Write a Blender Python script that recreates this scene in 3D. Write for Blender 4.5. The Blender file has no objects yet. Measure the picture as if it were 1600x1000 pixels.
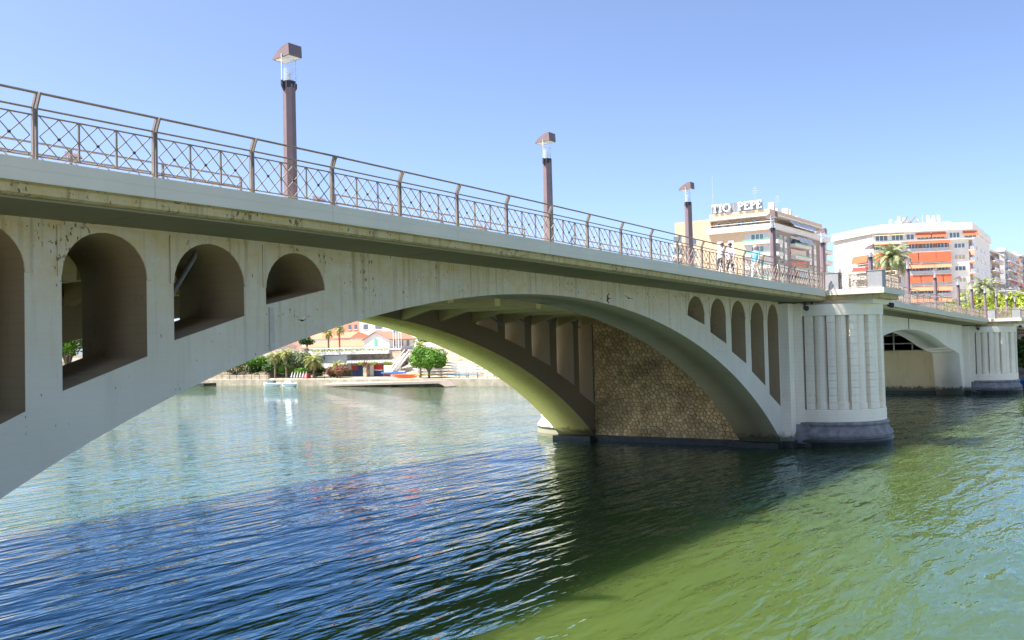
import bpy, bmesh, math, random
from mathutils import Vector, Matrix
from math import sin, cos, pi, radians, sqrt
random.seed(7)
S = bpy.context.scene
COL = S.collection
# ------------------------------------------------------------------ camera
CAM = Vector((-8.874, -15.851, 5.877))
yaw, pit, rol = 0.96859, 0.02982, 0.0240
fw = Vector((sin(yaw)*cos(pit), cos(yaw)*cos(pit), sin(pit)))
R0 = Vector((cos(yaw), -sin(yaw), 0)); U0 = R0.cross(fw)
rt = R0*cos(rol) - U0*sin(rol); up = R0*sin(rol) + U0*cos(rol)
cd = bpy.data.cameras.new('camera'); cam = bpy.data.objects.new('camera', cd); COL.objects.link(cam)
m = Matrix.Identity(4)
for i in range(3):
    m[i][0] = rt[i]; m[i][1] = up[i]; m[i][2] = -fw[i]; m[i][3] = CAM[i]
cam.matrix_world = m
cd.sensor_width = 36; cd.lens = 33.75; cd.clip_start = .1; cd.clip_end = 9000
S.camera = cam
# ------------------------------------------------------------------ light
SUN = Vector((-.36, .42, 1.0)).normalized()
W = bpy.data.worlds.new('World'); S.world = W; W.use_nodes = True
wn = W.node_tree.nodes; wn.clear()
sky = wn.new('ShaderNodeTexSky'); sky.sky_type = 'NISHITA'; sky.sun_disc = False
sky.sun_elevation = math.asin(SUN.z); sky.sun_rotation = math.atan2(SUN.x, SUN.y)
sky.altitude = 0; sky.air_density = 0.45; sky.dust_density = 1.5; sky.ozone_density = 2.4
bg = wn.new('ShaderNodeBackground'); bg.inputs['Strength'].default_value = 0.118
wo = wn.new('ShaderNodeOutputWorld')
W.node_tree.links.new(sky.outputs[0], bg.inputs[0]); W.node_tree.links.new(bg.outputs[0], wo.inputs[0])
sl = bpy.data.lights.new('sun', 'SUN'); sl.energy = 5.0; sl.angle = radians(.53); sl.color = (1, .95, .86)
so = bpy.data.objects.new('sun', sl); COL.objects.link(so); so.rotation_euler = SUN.to_track_quat('Z', 'Y').to_euler()
so.location = (0, 0, 80)
vs = S.view_settings; vs.view_transform = 'Standard'; vs.look = 'None'; vs.gamma = 1; vs.exposure = 1.6
S.render.engine = 'CYCLES'
# ------------------------------------------------------------------ materials
MATS = {}
def newmat(name):
    mt = bpy.data.materials.new(name); mt.use_nodes = True
    n = mt.node_tree.nodes; b = n['Principled BSDF']; MATS[name] = mt
    return mt, n, mt.node_tree.links, b
def mixc(n, l, fac, a, b, mode='MIX'):
    x = n.new('ShaderNodeMix'); x.data_type = 'RGBA'; x.blend_type = mode
    for sock, val in ((x.inputs[0], fac), (x.inputs[6], a), (x.inputs[7], b)):
        if hasattr(val, 'is_linked'): l.new(val, sock)
        elif isinstance(val, (tuple, list)): sock.default_value = (*val[:3], 1)
        else: sock.default_value = val
    return x.outputs[2]
def noise(n, l, scale, detail=4, rough=.6, vec=None, stretch=None):
    t = n.new('ShaderNodeTexNoise'); t.inputs['Scale'].default_value = scale
    t.inputs['Detail'].default_value = detail; t.inputs['Roughness'].default_value = rough
    g = n.new('ShaderNodeNewGeometry'); v = g.outputs['Position'] if vec is None else vec
    if stretch:
        mp = n.new('ShaderNodeMapping'); mp.inputs['Scale'].default_value = stretch; l.new(v, mp.inputs[0]); v = mp.outputs[0]
    l.new(v, t.inputs['Vector'])
    return t.outputs['Fac']
def ramp(n, l, fac, lo, hi, a=0., b=1.):
    r = n.new('ShaderNodeMapRange'); r.inputs[1].default_value = lo; r.inputs[2].default_value = hi
    r.inputs[3].default_value = a; r.inputs[4].default_value = b; l.new(fac, r.inputs[0]); return r.outputs[0]
def math2(n, l, op, a, b):
    q = n.new('ShaderNodeMath'); q.operation = op
    for s, v in ((q.inputs[0], a), (q.inputs[1], b)):
        if hasattr(v, 'is_linked'): l.new(v, s)
        else: s.default_value = v
    return q.outputs[0]
def plain(name, col, rough=.7, metal=0., var=.18, scale=3., bump=0., spec=.5):
    mt, n, l, b = newmat(name)
    f = noise(n, l, scale, 4)
    c = mixc(n, l, ramp(n, l, f, .3, .7), tuple(c*(1-var) for c in col), tuple(min(1, c*(1+var)) for c in col))
    l.new(c, b.inputs['Base Color']); b.inputs['Roughness'].default_value = rough; b.inputs['Metallic'].default_value = metal
    b.inputs['Specular IOR Level'].default_value = spec
    if bump:
        bp = n.new('ShaderNodeBump'); bp.inputs['Strength'].default_value = bump; bp.inputs['Distance'].default_value = .02
        l.new(noise(n, l, scale*8, 5), bp.inputs['Height']); l.new(bp.outputs[0], b.inputs['Normal'])
    return mt
def concrete(name, col, stain=(.09, .07, .045), speck=1., zlo=5.2, zhi=8.4, warm=(.60, .46, .24), warmamt=1.15, streak=.25):
    """painted concrete: clean low down, ochre-weathered and peppered with dark mould spots under the cornice"""
    mt, n, l, b = newmat(name)
    big = noise(n, l, .35, 5); med = noise(n, l, 2.2, 6, .65)
    c = mixc(n, l, ramp(n, l, big, .3, .7), tuple(x*.92 for x in col), tuple(min(1, x*1.05) for x in col))
    g = n.new('ShaderNodeNewGeometry'); sx = n.new('ShaderNodeSeparateXYZ'); l.new(g.outputs['Position'], sx.inputs[0])
    hz = ramp(n, l, math2(n, l, 'ADD', sx.outputs[2], math2(n, l, 'MULTIPLY', sx.outputs[0], .0125)), zlo, zhi)
    wm = math2(n, l, 'MULTIPLY', hz, ramp(n, l, med, .3, .75))
    c = mixc(n, l, math2(n, l, 'MULTIPLY', wm, warmamt), c, warm)
    st = noise(n, l, 1.3, 5, .7, stretch=(2.2, 2.2, .25))
    c = mixc(n, l, ramp(n, l, st, .58, .85, 0, streak), c, tuple(x*.45 for x in col))
    run = math2(n, l, 'MULTIPLY', ramp(n, l, noise(n, l, 1.6, 4, .65, stretch=(3.5, 3.5, .10)), .52, .78), hz)
    c = mixc(n, l, math2(n, l, 'MULTIPLY', run, .8), c, (.20, .155, .09))
    brd = n.new('ShaderNodeTexWave'); brd.bands_direction = 'Z'; brd.inputs['Scale'].default_value = 1.5; brd.inputs['Distortion'].default_value = .6
    l.new(g.outputs['Position'], brd.inputs['Vector'])
    c = mixc(n, l, ramp(n, l, brd.outputs['Fac'], .94, 1., 0, .05 if warmamt > 1.1 and zlo < 6 else .16), c, tuple(x*.5 for x in col))
    tide = ramp(n, l, math2(n, l, 'ADD', sx.outputs[2], math2(n, l, 'MULTIPLY', noise(n, l, 3.0, 4), -.9)), .15, .38, .85, 0)
    c = mixc(n, l, tide, c, (.075, .08, .04))
    sp = noise(n, l, 9.5, 4, .6, stretch=(1.5, 1.5, .7)); cl = noise(n, l, .8, 3)
    dens = math2(n, l, 'ADD', math2(n, l, 'MULTIPLY', hz, .05*speck), math2(n, l, 'MULTIPLY', ramp(n, l, cl, .45, .7), .11*speck))
    thr = math2(n, l, 'SUBTRACT', .73, dens)
    q = math2(n, l, 'SUBTRACT', sp, thr)
    spf = ramp(n, l, q, 0, .03, 0, .85)
    c = mixc(n, l, spf, c, stain)
    l.new(c, b.inputs['Base Color']); b.inputs['Roughness'].default_value = .85; b.inputs['Specular IOR Level'].default_value = .25
    bp = n.new('ShaderNodeBump'); bp.inputs['Strength'].default_value = .35; bp.inputs['Distance'].default_value = .012
    l.new(noise(n, l, 9, 6, .7), bp.inputs['Height']); l.new(bp.outputs[0], b.inputs['Normal'])
    return mt
CON = concrete('painted_concrete', (.63, .585, .485))
CONF = concrete('coping_concrete', (.66, .62, .52), zlo=20, zhi=30, speck=.6, streak=.4)
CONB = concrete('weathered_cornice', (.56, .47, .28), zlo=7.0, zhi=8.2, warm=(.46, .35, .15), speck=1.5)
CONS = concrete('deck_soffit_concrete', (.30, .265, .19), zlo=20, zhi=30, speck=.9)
CONI = concrete('bounce_lit_soffit_concrete', (.84, .68, .22), zlo=1, zhi=9, warm=(.74, .56, .12), speck=.8, streak=.6)  # algae yellow brightened; sunlight bounced off the water put into the colour
CONX = concrete('beam_concrete', (.62, .50, .24), zlo=20, zhi=30, speck=.8)
CONP = concrete('pier_concrete', (.86, .78, .64), zlo=20, zhi=30, speck=.7, streak=.4)
CONR = concrete('rough_pier_wall', (.62, .52, .31), zlo=20, zhi=30, speck=.8, streak=.9)
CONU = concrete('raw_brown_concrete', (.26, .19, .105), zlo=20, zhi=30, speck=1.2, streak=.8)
CONT = concrete('sunlit_tan_board_marked_concrete', (.62, .46, .28), zlo=20, zhi=30, speck=1., streak=.8)  # far opening reveals; sunlight entering them is put into the paler tan
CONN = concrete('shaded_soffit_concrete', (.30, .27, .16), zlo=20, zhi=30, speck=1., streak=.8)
PLINTH = plain('plinth_stone', (.20, .195, .20), .75, var=.35, scale=2.5, bump=.5)
GRAN = plain('grey_granite', (.30, .30, .31), .7, var=.12, scale=8)
WETST = plain('wet_stone', (.03, .035, .03), .4, var=.5, scale=3)
MORTAR = plain('mortar', (.16, .12, .07), .9, var=.3, bump=.5)
def stonemat():
    mt, n, l, b = newmat('rubble_stone'); g = n.new('ShaderNodeNewGeometry')
    c = mixc(n, l, g.outputs['Random Per Island'], (.54, .38, .17), (.92, .70, .36))
    c = mixc(n, l, ramp(n, l, noise(n, l, .45, 4, .6), .42, .68, 0, .75), c, (.26, .18, .09))
    l.new(c, b.inputs['Base Color']); b.inputs['Roughness'].default_value = .85
    bp = n.new('ShaderNodeBump'); bp.inputs['Strength'].default_value = .6; bp.inputs['Distance'].default_value = .03
    l.new(noise(n, l, 14, 5), bp.inputs['Height']); l.new(bp.outputs[0], b.inputs['Normal']); return mt
STONE = stonemat()
RAIL = plain('rail_paint', (.225, .185, .155), .45, .3, var=.15)
LATT = plain('lattice_paint', (.20, .165, .14), .5, .2, var=.15)
LAMP = plain('lamp_paint', (.20, .145, .155), .5, .1, var=.1)
LAMPW = plain('lamp_reflector', (.75, .75, .72), .5, var=.05)
DARKM = plain('dark_metal', (.035, .03, .035), .5, .2)
BLACK = plain('black_metal', (.015, .015, .017), .45)
ASPH = plain('asphalt', (.06, .06, .06), .9, var=.2)
PAVE = plain('pavement', (.42, .39, .34), .85, var=.15, scale=1)
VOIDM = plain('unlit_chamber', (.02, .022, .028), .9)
FRAMEW = plain('pale_frame', (.55, .50, .40), .6)
WHITE = plain('white_paint', (.78, .77, .74), .6, var=.05)
WHITEW = plain('white_render', (.62, .60, .57), .8, var=.06, scale=.5)
WGREY = plain('grey_render', (.42, .42, .44), .8, var=.1)
BRICK = plain('tan_brick', (.50, .365, .25), .85, var=.12, scale=4, bump=.3)
BRICKR = plain('brown_brick', (.30, .19, .15), .85, var=.15, scale=4)
SALM = plain('salmon_render', (.52, .23, .16), .85, var=.07, scale=.5)
TERRA = plain('terracotta_tile', (.42, .15, .085), .8, var=.25, scale=6)
BROOF = plain('brown_tile', (.30, .15, .10), .8, var=.25, scale=6)
AWN = plain('orange_awning', (.60, .125, .055), .8, var=.08, scale=1)
AWNS = plain('salmon_awning', (.70, .25, .14), .8, var=.08, scale=1)
AWNR = plain('red_awning', (.40, .05, .04), .8, var=.08, scale=1)
AWNB = plain('pale_blue_awning', (.45, .52, .60), .8, var=.1, scale=1)
AWNT = plain('tan_awning', (.62, .46, .22), .8, var=.1, scale=1)
GLASSW = plain('window_glass', (.10, .14, .18), .12, var=.3, scale=.4, spec=.8)
SHUT = plain('window_shutter', (.40, .35, .26), .7, var=.05)
GREENR = plain('green_railing', (.10, .42, .24), .5)
REDP = plain('red_paint', (.42, .03, .03), .5)
NAVY = plain('navy_paint', (.02, .05, .16), .5)
BLUEP = plain('blue_paint', (.03, .16, .52), .4)
ORANGE = plain('orange_plastic', (.80, .10, .02), .4)
YELL = plain('cream_hull', (.75, .62, .30), .4)
FIBER = plain('white_fibreglass', (.80, .80, .80), .25, var=.04)
PALEB = plain('pale_blue_hull', (.38, .55, .66), .3, var=.1)
STWALL = plain('stone_wall', (.34, .27, .20), .9, var=.5, scale=1.5, bump=.8)
QUAY = plain('quay_concrete', (.29, .25, .19), .85, var=.35, scale=.7, bump=.3)
RUB = plain('rubble_slope', (.27, .215, .155), .95, var=.5, scale=.9, bump=.8)
EARTH = plain('earth', (.12, .095, .06), .95, var=.4, scale=.5)
LEAF = {}
def leafmat(name, a, b, tr=.25):
    mt, n, l, bs = newmat(name)
    oi = n.new('ShaderNodeNewGeometry')
    c = mixc(n, l, ramp(n, l, oi.outputs['Random Per Island'], 0, 1), a, b)
    l.new(c, bs.inputs['Base Color']); bs.inputs['Roughness'].default_value = .55; bs.inputs['Specular IOR Level'].default_value = .3
    t = n.new('ShaderNodeBsdfTranslucent'); l.new(c, t.inputs[0])
    mx = n.new('ShaderNodeMixShader'); mx.inputs[0].default_value = tr
    out = n['Material Output']; l.new(bs.outputs[0], mx.inputs[1]); l.new(t.outputs[0], mx.inputs[2]); l.new(mx.outputs[0], out.inputs[0])
    LEAF[name] = mt; return mt
LBRI = leafmat('bright_leaf', (.055, .15, .012), (.14, .29, .025))
LDRK = leafmat('dark_leaf', (.025, .06, .015), (.07, .14, .03))
LOLI = leafmat('olive_leaf', (.08, .12, .05), (.17, .21, .09))
LPALM = leafmat('palm_leaf', (.13, .16, .03), (.36, .36, .11))
LPALD = leafmat('date_palm_leaf', (.15, .19, .09), (.36, .39, .20))
LDRY = leafmat('dry_frond', (.34, .23, .09), (.48, .34, .15))
LPINK = leafmat('bougainvillea_leaf', (.30, .08, .10), (.16, .14, .04))
LYEL = leafmat('yellow_green_leaf', (.16, .21, .02), (.32, .38, .05))
BARK = plain('bark', (.20, .15, .10), .95, var=.4, scale=5, bump=.8)
SKIN = plain('skin', (.50, .29, .20), .55, var=.05)
HAIR = plain('dark_hair', (.05, .035, .03), .6)
HAIRG = plain('grey_hair', (.45, .42, .40), .6)
SHIRT = plain('pale_shirt', (.72, .68, .74), .85, var=.08, scale=12)
SHIRTB = plain('light_blue_shirt', (.16, .42, .66), .85, var=.1, scale=12)
SHORT = plain('dark_shorts', (.03, .03, .045), .85)
TROUS = plain('pale_trousers', (.66, .64, .62), .85)
BIRDM = plain('bird_feather', (.02, .018, .02), .6)
def glassmat():
    mt, n, l, b = newmat('clear_lamp_glass')
    b.inputs['Base Color'].default_value = (.93, .96, 1, 1); b.inputs['Roughness'].default_value = .03
    t = n.new('ShaderNodeBsdfTransparent'); t.inputs[0].default_value = (.92, .95, 1, 1)
    mx = n.new('ShaderNodeMixShader'); mx.inputs[0].default_value = .78
    l.new(b.outputs[0], mx.inputs[1]); l.new(t.outputs[0], mx.inputs[2]); l.new(mx.outputs[0], n['Material Output'].inputs[0])
    return mt
LGLASS = glassmat()
def watermat():
    mt, n, l, b = newmat('river_water'); n.remove(b)
    g = n.new('ShaderNodeNewGeometry')
    def ripple(scale, stretch, rot, det, rough):
        mp = n.new('ShaderNodeMapping'); mp.inputs['Rotation'].default_value = (0, 0, rot); mp.inputs['Scale'].default_value = stretch
        l.new(g.outputs['Position'], mp.inputs[0])
        t = n.new('ShaderNodeTexNoise'); t.inputs['Scale'].default_value = scale; t.inputs['Detail'].default_value = det
        t.inputs['Roughness'].default_value = rough; t.inputs['Distortion'].default_value = .35
        l.new(mp.outputs[0], t.inputs['Vector']); return t.outputs['Fac']
    a = ripple(1.5, (.26, 1., 1.), radians(-4), 2.5, .45)
    c = ripple(3.6, (.38, 1., 1.), radians(12), 2, .5)
    d = ripple(.22, (.6, 1., 1.), radians(-14), 2, .5)
    patch = ramp(n, l, noise(n, l, .06, 3), .3, .7, .45, 1.3)
    h = math2(n, l, 'ADD', math2(n, l, 'MULTIPLY', a, 1.0), math2(n, l, 'MULTIPLY', c, .24))
    h = math2(n, l, 'ADD', h, math2(n, l, 'MULTIPLY', d, .9))
    h = math2(n, l, 'MULTIPLY', h, patch)
    bp = n.new('ShaderNodeBump'); bp.inputs['Strength'].default_value = 1; bp.inputs['Distance'].default_value = .14
    l.new(h, bp.inputs['Height'])
    body = mixc(n, l, noise(n, l, .08, 3), (.041, .066, .013), (.054, .080, .022))
    df = n.new('ShaderNodeSubsurfaceScattering'); df.falloff = 'BURLEY'; l.new(body, df.inputs['Color'])
    df.inputs['Scale'].default_value = 2.2; df.inputs['Radius'].default_value = (.7, 1.0, .6)
    gl = n.new('ShaderNodeBsdfGlossy'); gl.inputs['Roughness'].default_value = .02; pass
    l.new(bp.outputs[0], gl.inputs['Normal'])
    fr = n.new('ShaderNodeFresnel'); fr.inputs[0].default_value = 1.37; l.new(bp.outputs[0], fr.inputs['Normal'])
    l.new(mixc(n, l, ramp(n, l, fr.outputs[0], .18, .62), (.30, .68, 1.), (.92, .97, 1.)), gl.inputs[0])
    mx = n.new('ShaderNodeMixShader'); l.new(fr.outputs[0], mx.inputs[0]); l.new(df.outputs[0], mx.inputs[1]); l.new(gl.outputs[0], mx.inputs[2])
    l.new(mx.outputs[0], n['Material Output'].inputs[0])
    return mt
WATER = watermat()
# ------------------------------------------------------------------ mesh helpers
class MB:
    def __init__(s, org=(0, 0, 0), u=None, nrm=None):
        s.v = []; s.f = []; s.o = Vector(org); s.u = Vector(u) if u else Vector((1, 0, 0)); s.n = Vector(nrm) if nrm else Vector((0, 1, 0))
    def P(s, p): return s.o + s.u*p[0] + s.n*p[1] + Vector((0, 0, p[2]))
    def add(s, vs_, fs):
        k = len(s.v); s.v += [s.P(p) for p in vs_]; s.f += [tuple(i+k for i in f) for f in fs]; return s
    def box(s, x0, x1, y0, y1, z0, z1):
        return s.add([(x0, y0, z0), (x1, y0, z0), (x1, y1, z0), (x0, y1, z0), (x0, y0, z1), (x1, y0, z1), (x1, y1, z1), (x0, y1, z1)],
                     [(3, 2, 1, 0), (4, 5, 6, 7), (0, 1, 5, 4), (1, 2, 6, 5), (2, 3, 7, 6), (3, 0, 4, 7)])
    def bar(s, a, b, w, h=None, upv=(0, 0, 1)):
        a = Vector(a); b = Vector(b); h = h or w; d = (b-a).normalized(); upv = Vector(upv)
        if abs(d.dot(upv)) > .98: upv = Vector((0, 1, 0))
        r = d.cross(upv).normalized()*w/2; t = r.cross(d).normalized()*h/2
        return s.add([a-r-t, a+r-t, a+r+t, a-r+t, b-r-t, b+r-t, b+r+t, b-r+t],
                     [(3, 2, 1, 0), (4, 5, 6, 7), (0, 1, 5, 4), (1, 2, 6, 5), (2, 3, 7, 6), (3, 0, 4, 7)])
    def tube(s, pts, rad, k=8, cap=True):
        pts = [Vector(p) for p in pts]; rad = rad if isinstance(rad, (list, tuple)) else [rad]*len(pts)
        vs_ = []; fs = []
        for i, p in enumerate(pts):
            d = (pts[min(i+1, len(pts)-1)]-pts[max(i-1, 0)]).normalized()
            a = Vector((0, 0, 1)) if abs(d.z) < .9 else Vector((1, 0, 0))
            r = d.cross(a).normalized(); t = r.cross(d)
            for j in range(k):
                q = 2*pi*j/k; vs_.append(p + (r*cos(q)+t*sin(q))*rad[i])
        for i in range(len(pts)-1):
            for j in range(k):
                fs.append((i*k+j, i*k+(j+1) % k, (i+1)*k+(j+1) % k, (i+1)*k+j))
        if cap: fs += [tuple(range(k))[::-1], tuple(range((len(pts)-1)*k, len(pts)*k))]
        return s.add(vs_, fs)
    def prism(s, poly, y0, y1):
        """poly in (x,z), extruded along y"""
        k = len(poly)
        return s.add([(p[0], y0, p[1]) for p in poly]+[(p[0], y1, p[1]) for p in poly],
                     [tuple(range(k)), tuple(range(k, 2*k))[::-1]]+[((i+1) % k, i, k+i, k+(i+1) % k) for i in range(k)])
    def lathe(s, c, prof, a0=0, a1=2*pi, k=24):
        full = abs(a1-a0-2*pi) < 1e-6; m_ = k if full else k+1; vs_ = []; fs = []
        for r, z in prof:
            for j in range(m_):
                q = a0+(a1-a0)*j/k; vs_.append((c[0]+r*cos(q), c[1]+r*sin(q), c[2]+z))
        for i in range(len(prof)-1):
            for j in range(k):
                j2 = (j+1) % m_
                fs.append((i*m_+j, i*m_+j2, (i+1)*m_+j2, (i+1)*m_+j))
        return s.add(vs_, fs)
    def ball(s, c, r, k=8, sc=(1, 1, 1)):
        prof = [(max(1e-4, sin(pi*i/(k//2+1))), -cos(pi*i/(k//2+1))) for i in range(k//2+2)]
        vs_ = []; fs = []
        for pr, z in prof:
            for j in range(k): q = 2*pi*j/k; vs_.append((c[0]+r*sc[0]*pr*cos(q), c[1]+r*sc[1]*pr*sin(q), c[2]+r*sc[2]*z))
        for i in range(len(prof)-1):
            for j in range(k): fs.append((i*k+j, i*k+(j+1) % k, (i+1)*k+(j+1) % k, (i+1)*k+j))
        return s.add(vs_, fs)
    def mesh(s, name, mat, org=(0, 0, 0), smooth=False):
        me = bpy.data.meshes.new(name); o = Vector(org)
        me.from_pydata([tuple(p-o) for p in s.v], [], s.f); me.materials.append(mat)
        bm = bmesh.new(); bm.from_mesh(me); bmesh.ops.recalc_face_normals(bm, faces=bm.faces); bm.to_mesh(me); bm.free()
        if smooth:
            for p in me.polygons: p.use_smooth = True
        me.update(); return me
    def build(s, name, mat, parent=None, smooth=False, kind=None):
        return objm(name, s.mesh(name, mat, ORG.get(parent.name, (0, 0, 0)) if parent else (0, 0, 0), smooth), parent, kind)
ORG = {}
def objm(name, me, parent=None, kind=None):
    o = bpy.data.objects.new(name, me); COL.objects.link(o)
    if parent: o.parent = parent; ORG[o.name] = ORG.get(parent.name, (0, 0, 0))
    if kind: o['kind'] = kind
    return o
def tag(o, label, cat, group=None):
    o['label'] = label; o['category'] = cat
    if group: o['group'] = group
    return o
def thing(name, label, cat, loc=(0, 0, 0), group=None, rz=0):
    o = bpy.data.objects.new(name, None); COL.objects.link(o); o.location = loc; o.rotation_euler = (0, 0, rz)
    o.empty_display_size = .3
    ORG[o.name] = Vector(loc) if rz == 0 else Vector((0, 0, 0))
    return tag(o, label, cat, group)
def copy_tree(o, loc=None, rz=None, scale=None, label=None, parent=None):
    c = o.copy(); COL.objects.link(c); c.parent = parent
    if loc is not None: c.location = loc
    if rz is not None: c.rotation_euler = (0, 0, rz)
    if scale is not None: c.scale = (scale,)*3
    if label: c['label'] = label
    for ch in o.children: copy_tree(ch, parent=c)
    return c
def struct(name, mb, mat): return mb.build(name, mat, kind='structure')
def curve_mesh(name, outer, holes, depth, mat, to3=lambda x, y, z: (x, z, y)):
    """2D outline with holes, extruded; local (x,y,z)->(x, z, y)"""
    cu = bpy.data.curves.new(name, 'CURVE'); cu.dimensions = '2D'; cu.fill_mode = 'BOTH'; cu.extrude = depth/2
    for poly in [outer]+holes:
        sp = cu.splines.new('POLY'); sp.points.add(len(poly)-1); sp.use_cyclic_u = True
        for p, q in zip(sp.points, poly): p.co = (q[0], q[1], 0, 1)
    ob = bpy.data.objects.new(name, cu); COL.objects.link(ob)
    dg = bpy.context.evaluated_depsgraph_get(); me = bpy.data.meshes.new_from_object(ob.evaluated_get(dg))
    bpy.data.objects.remove(ob); bpy.data.curves.remove(cu)
    for v in me.vertices: v.co = to3(*v.co)
    bm = bmesh.new(); bm.from_mesh(me); bmesh.ops.remove_doubles(bm, verts=bm.verts, dist=1e-4)
    bmesh.ops.recalc_face_normals(bm, faces=bm.faces); bm.to_mesh(me); bm.free()
    me.materials.clear(); me.materials.append(mat); me.name = name
    return me
# ------------------------------------------------------------------ bridge geometry
TX = [-60, 0, 6, 16, 36, 45, 60, 72, 86, 100, 140, 400]
TZ = [9.3, 9.30, 9.30, 9.19, 8.87, 8.76, 8.58, 8.35, 8.08, 7.85, 7.35, 7.3]
def zd(x):
    for i in range(len(TX)-1):
        if x <= TX[i+1]:
            t = (x-TX[i])/(TX[i+1]-TX[i]); return TZ[i]+(TZ[i+1]-TZ[i])*t
    return TZ[-1]
XC = 20.26
def shear(x): return -.0125*(x-XC)
def intr(d): d = abs(d); return 7.75-.0112*d*d-5.6e-9*d**6
EX = [(0, 8.2), (11.3, 7.37), (13.3, 6.93), (13.95, 6.62), (15.9, 6.05), (16.6, 5.67), (18.5, 5.03), (19.3, 4.62), (21.2, 3.80), (21.8, 3.35), (23.6, 2.55)]
def extr(d):
    d = abs(d)
    for i in range(len(EX)-1):
        if d <= EX[i+1][0]:
            t = (d-EX[i][0])/(EX[i+1][0]-EX[i][0]); return EX[i][1]+(EX[i+1][1]-EX[i][1])*t
    return EX[-1][1]
OPEN = [(11.32, 13.28), (13.95, 15.9), (16.58, 18.5), (19.25, 21.2), (21.8, 23.5)]
SPR, RISE = 7.33, .93
def opening(side, d0, d1):
    xa, xb = sorted((XC+side*d0, XC+side*d1)); cx = (xa+xb)/2; hw = (xb-xa)/2
    sh = shear(cx); pts = [(xa, extr(xa-XC)+sh), (xb, extr(xb-XC)+sh)]
    for i in range(0, 17):
        q = pi*i/16; pts.append((cx+hw*cos(q), max(SPR+sh+RISE*sin(q), (extr(cx+hw*cos(q)-XC)+sh+.004))))
    if abs(pts[2][1]-pts[1][1]) < .01: pts.pop(2)
    return pts
def outline(zt=-.66, x0=-3.3, x1=43.81, bottom=-.6):
    o = [(x0, bottom)]
    for i in range(81):
        d = -23.55+47.1*i/80; x = XC+d
        o.append((min(max(x, x0+.001), x1-.001), intr(d)+shear(x)))
    o += [(x1, bottom), (x1+.05, bottom), (x1+.05, zd(x1)+zt)]
    for i in range(1, 20): x = x1-(x1-x0)*i/20; o.append((x, zd(x)+zt))
    o += [(x0-.05, zd(x0)+zt), (x0-.05, bottom)]
    return o
BR = thing('arch_bridge', 'long cream concrete arch bridge crossing the green river on fluted piers', 'bridge', (0, 2.3, 0))
holes = [opening(s, a, b) for s in (-1, 1) for a, b in OPEN]
def rib(name, y0, y1, dx=0, dz=0, lab=None):
    me = curve_mesh(name, outline(), holes, y1-y0, CON, lambda x, y, z: (x+dx, z+(y0+y1)/2-2.3, y+dz))
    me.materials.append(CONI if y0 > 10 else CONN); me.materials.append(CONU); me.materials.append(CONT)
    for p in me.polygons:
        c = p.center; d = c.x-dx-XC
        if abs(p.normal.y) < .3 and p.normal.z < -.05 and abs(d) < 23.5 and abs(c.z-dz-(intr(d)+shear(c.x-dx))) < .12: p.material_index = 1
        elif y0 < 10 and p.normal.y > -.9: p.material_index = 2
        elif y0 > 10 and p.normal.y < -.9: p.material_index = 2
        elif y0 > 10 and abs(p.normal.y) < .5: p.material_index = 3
    o = objm(name, me, BR)
    if lab: o['label'] = lab
    return o
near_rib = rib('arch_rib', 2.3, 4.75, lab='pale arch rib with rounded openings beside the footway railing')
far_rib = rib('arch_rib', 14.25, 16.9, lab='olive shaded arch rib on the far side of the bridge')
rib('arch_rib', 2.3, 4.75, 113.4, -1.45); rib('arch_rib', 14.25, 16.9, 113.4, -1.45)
# thin raised surround round the head of each opening
for s in (-1, 1):
    for a, b in OPEN:
        xa, xb = sorted((XC+s*a, XC+s*b)); sh = shear((xa+xb)/2); top = zd((xa+xb)/2)-.74; cx = (xa+xb)/2; hw = (xb-xa)/2
        zb = SPR+sh-.02
        if a < 12: zb = SPR+sh+.02
        o = [(xa-.09, zb)]; 
        for i in range(16, -1, -1):
            q = pi*i/16; o.append((cx+(hw+.004)*cos(q), max(zb, SPR+sh+(RISE+.004)*sin(q))))
        o += [(xb+.09, zb), (xb+.09, zd(xb)-.75), (xa-.09, zd(xa)-.75)]
        # drop doubled points
        oo = [o[0]]
        for p in o[1:]:
            if (Vector(p)-Vector(oo[-1])).length > .003: oo.append(p)
        me = curve_mesh('arch_surround', oo, [], .03, CON, lambda x, y, z: (x, z+2.3-.012-2.3, y))
        objm('arch_surround', me, near_rib)
MB().box(7.06, 7.2, 2.262, 2.32, 5.98, 7.02).build('joint_cover', plain('joint_grey', (.48, .45, .40), .8), near_rib)
# sweep along the deck
def xs(x0, x1, n): return [x0+(x1-x0)*i/n for i in range(n+1)]
def sweep(mb, prof, x0, x1, n=1):
    k = len(prof); vs_ = []; fs = []
    for x in xs(x0, x1, n):
        z = zd(x); vs_ += [(x, y, z+d) for y, d in prof]
    for i in range(n):
        for j in range(k): fs.append((i*k+j, i*k+(j+1) % k, (i+1)*k+(j+1) % k, (i+1)*k+j))
    fs += [tuple(range(k)), tuple(range(n*k, n*k+k))[::-1]]
    return mb.add(vs_, fs)
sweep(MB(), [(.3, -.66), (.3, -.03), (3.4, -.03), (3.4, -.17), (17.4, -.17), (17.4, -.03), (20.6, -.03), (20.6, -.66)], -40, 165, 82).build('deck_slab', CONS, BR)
sweep(MB(), [(.31, -.026), (3.38, -.026), (3.38, -.022), (.31, -.022)], -40, 165, 82).build('footway', PAVE, BR)
sweep(MB(), [(3.42, -.166), (17.38, -.166), (17.38, -.160), (3.42, -.160)], -40, 165, 82).build('roadway', ASPH, BR)
sweep(MB(), [(.13, -.58), (.13, -.43), (.06, -.40), (.29, -.40), (.29, -.62), (.20, -.62)], -40, 165, 82).build('cornice', CONB, BR)
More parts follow.
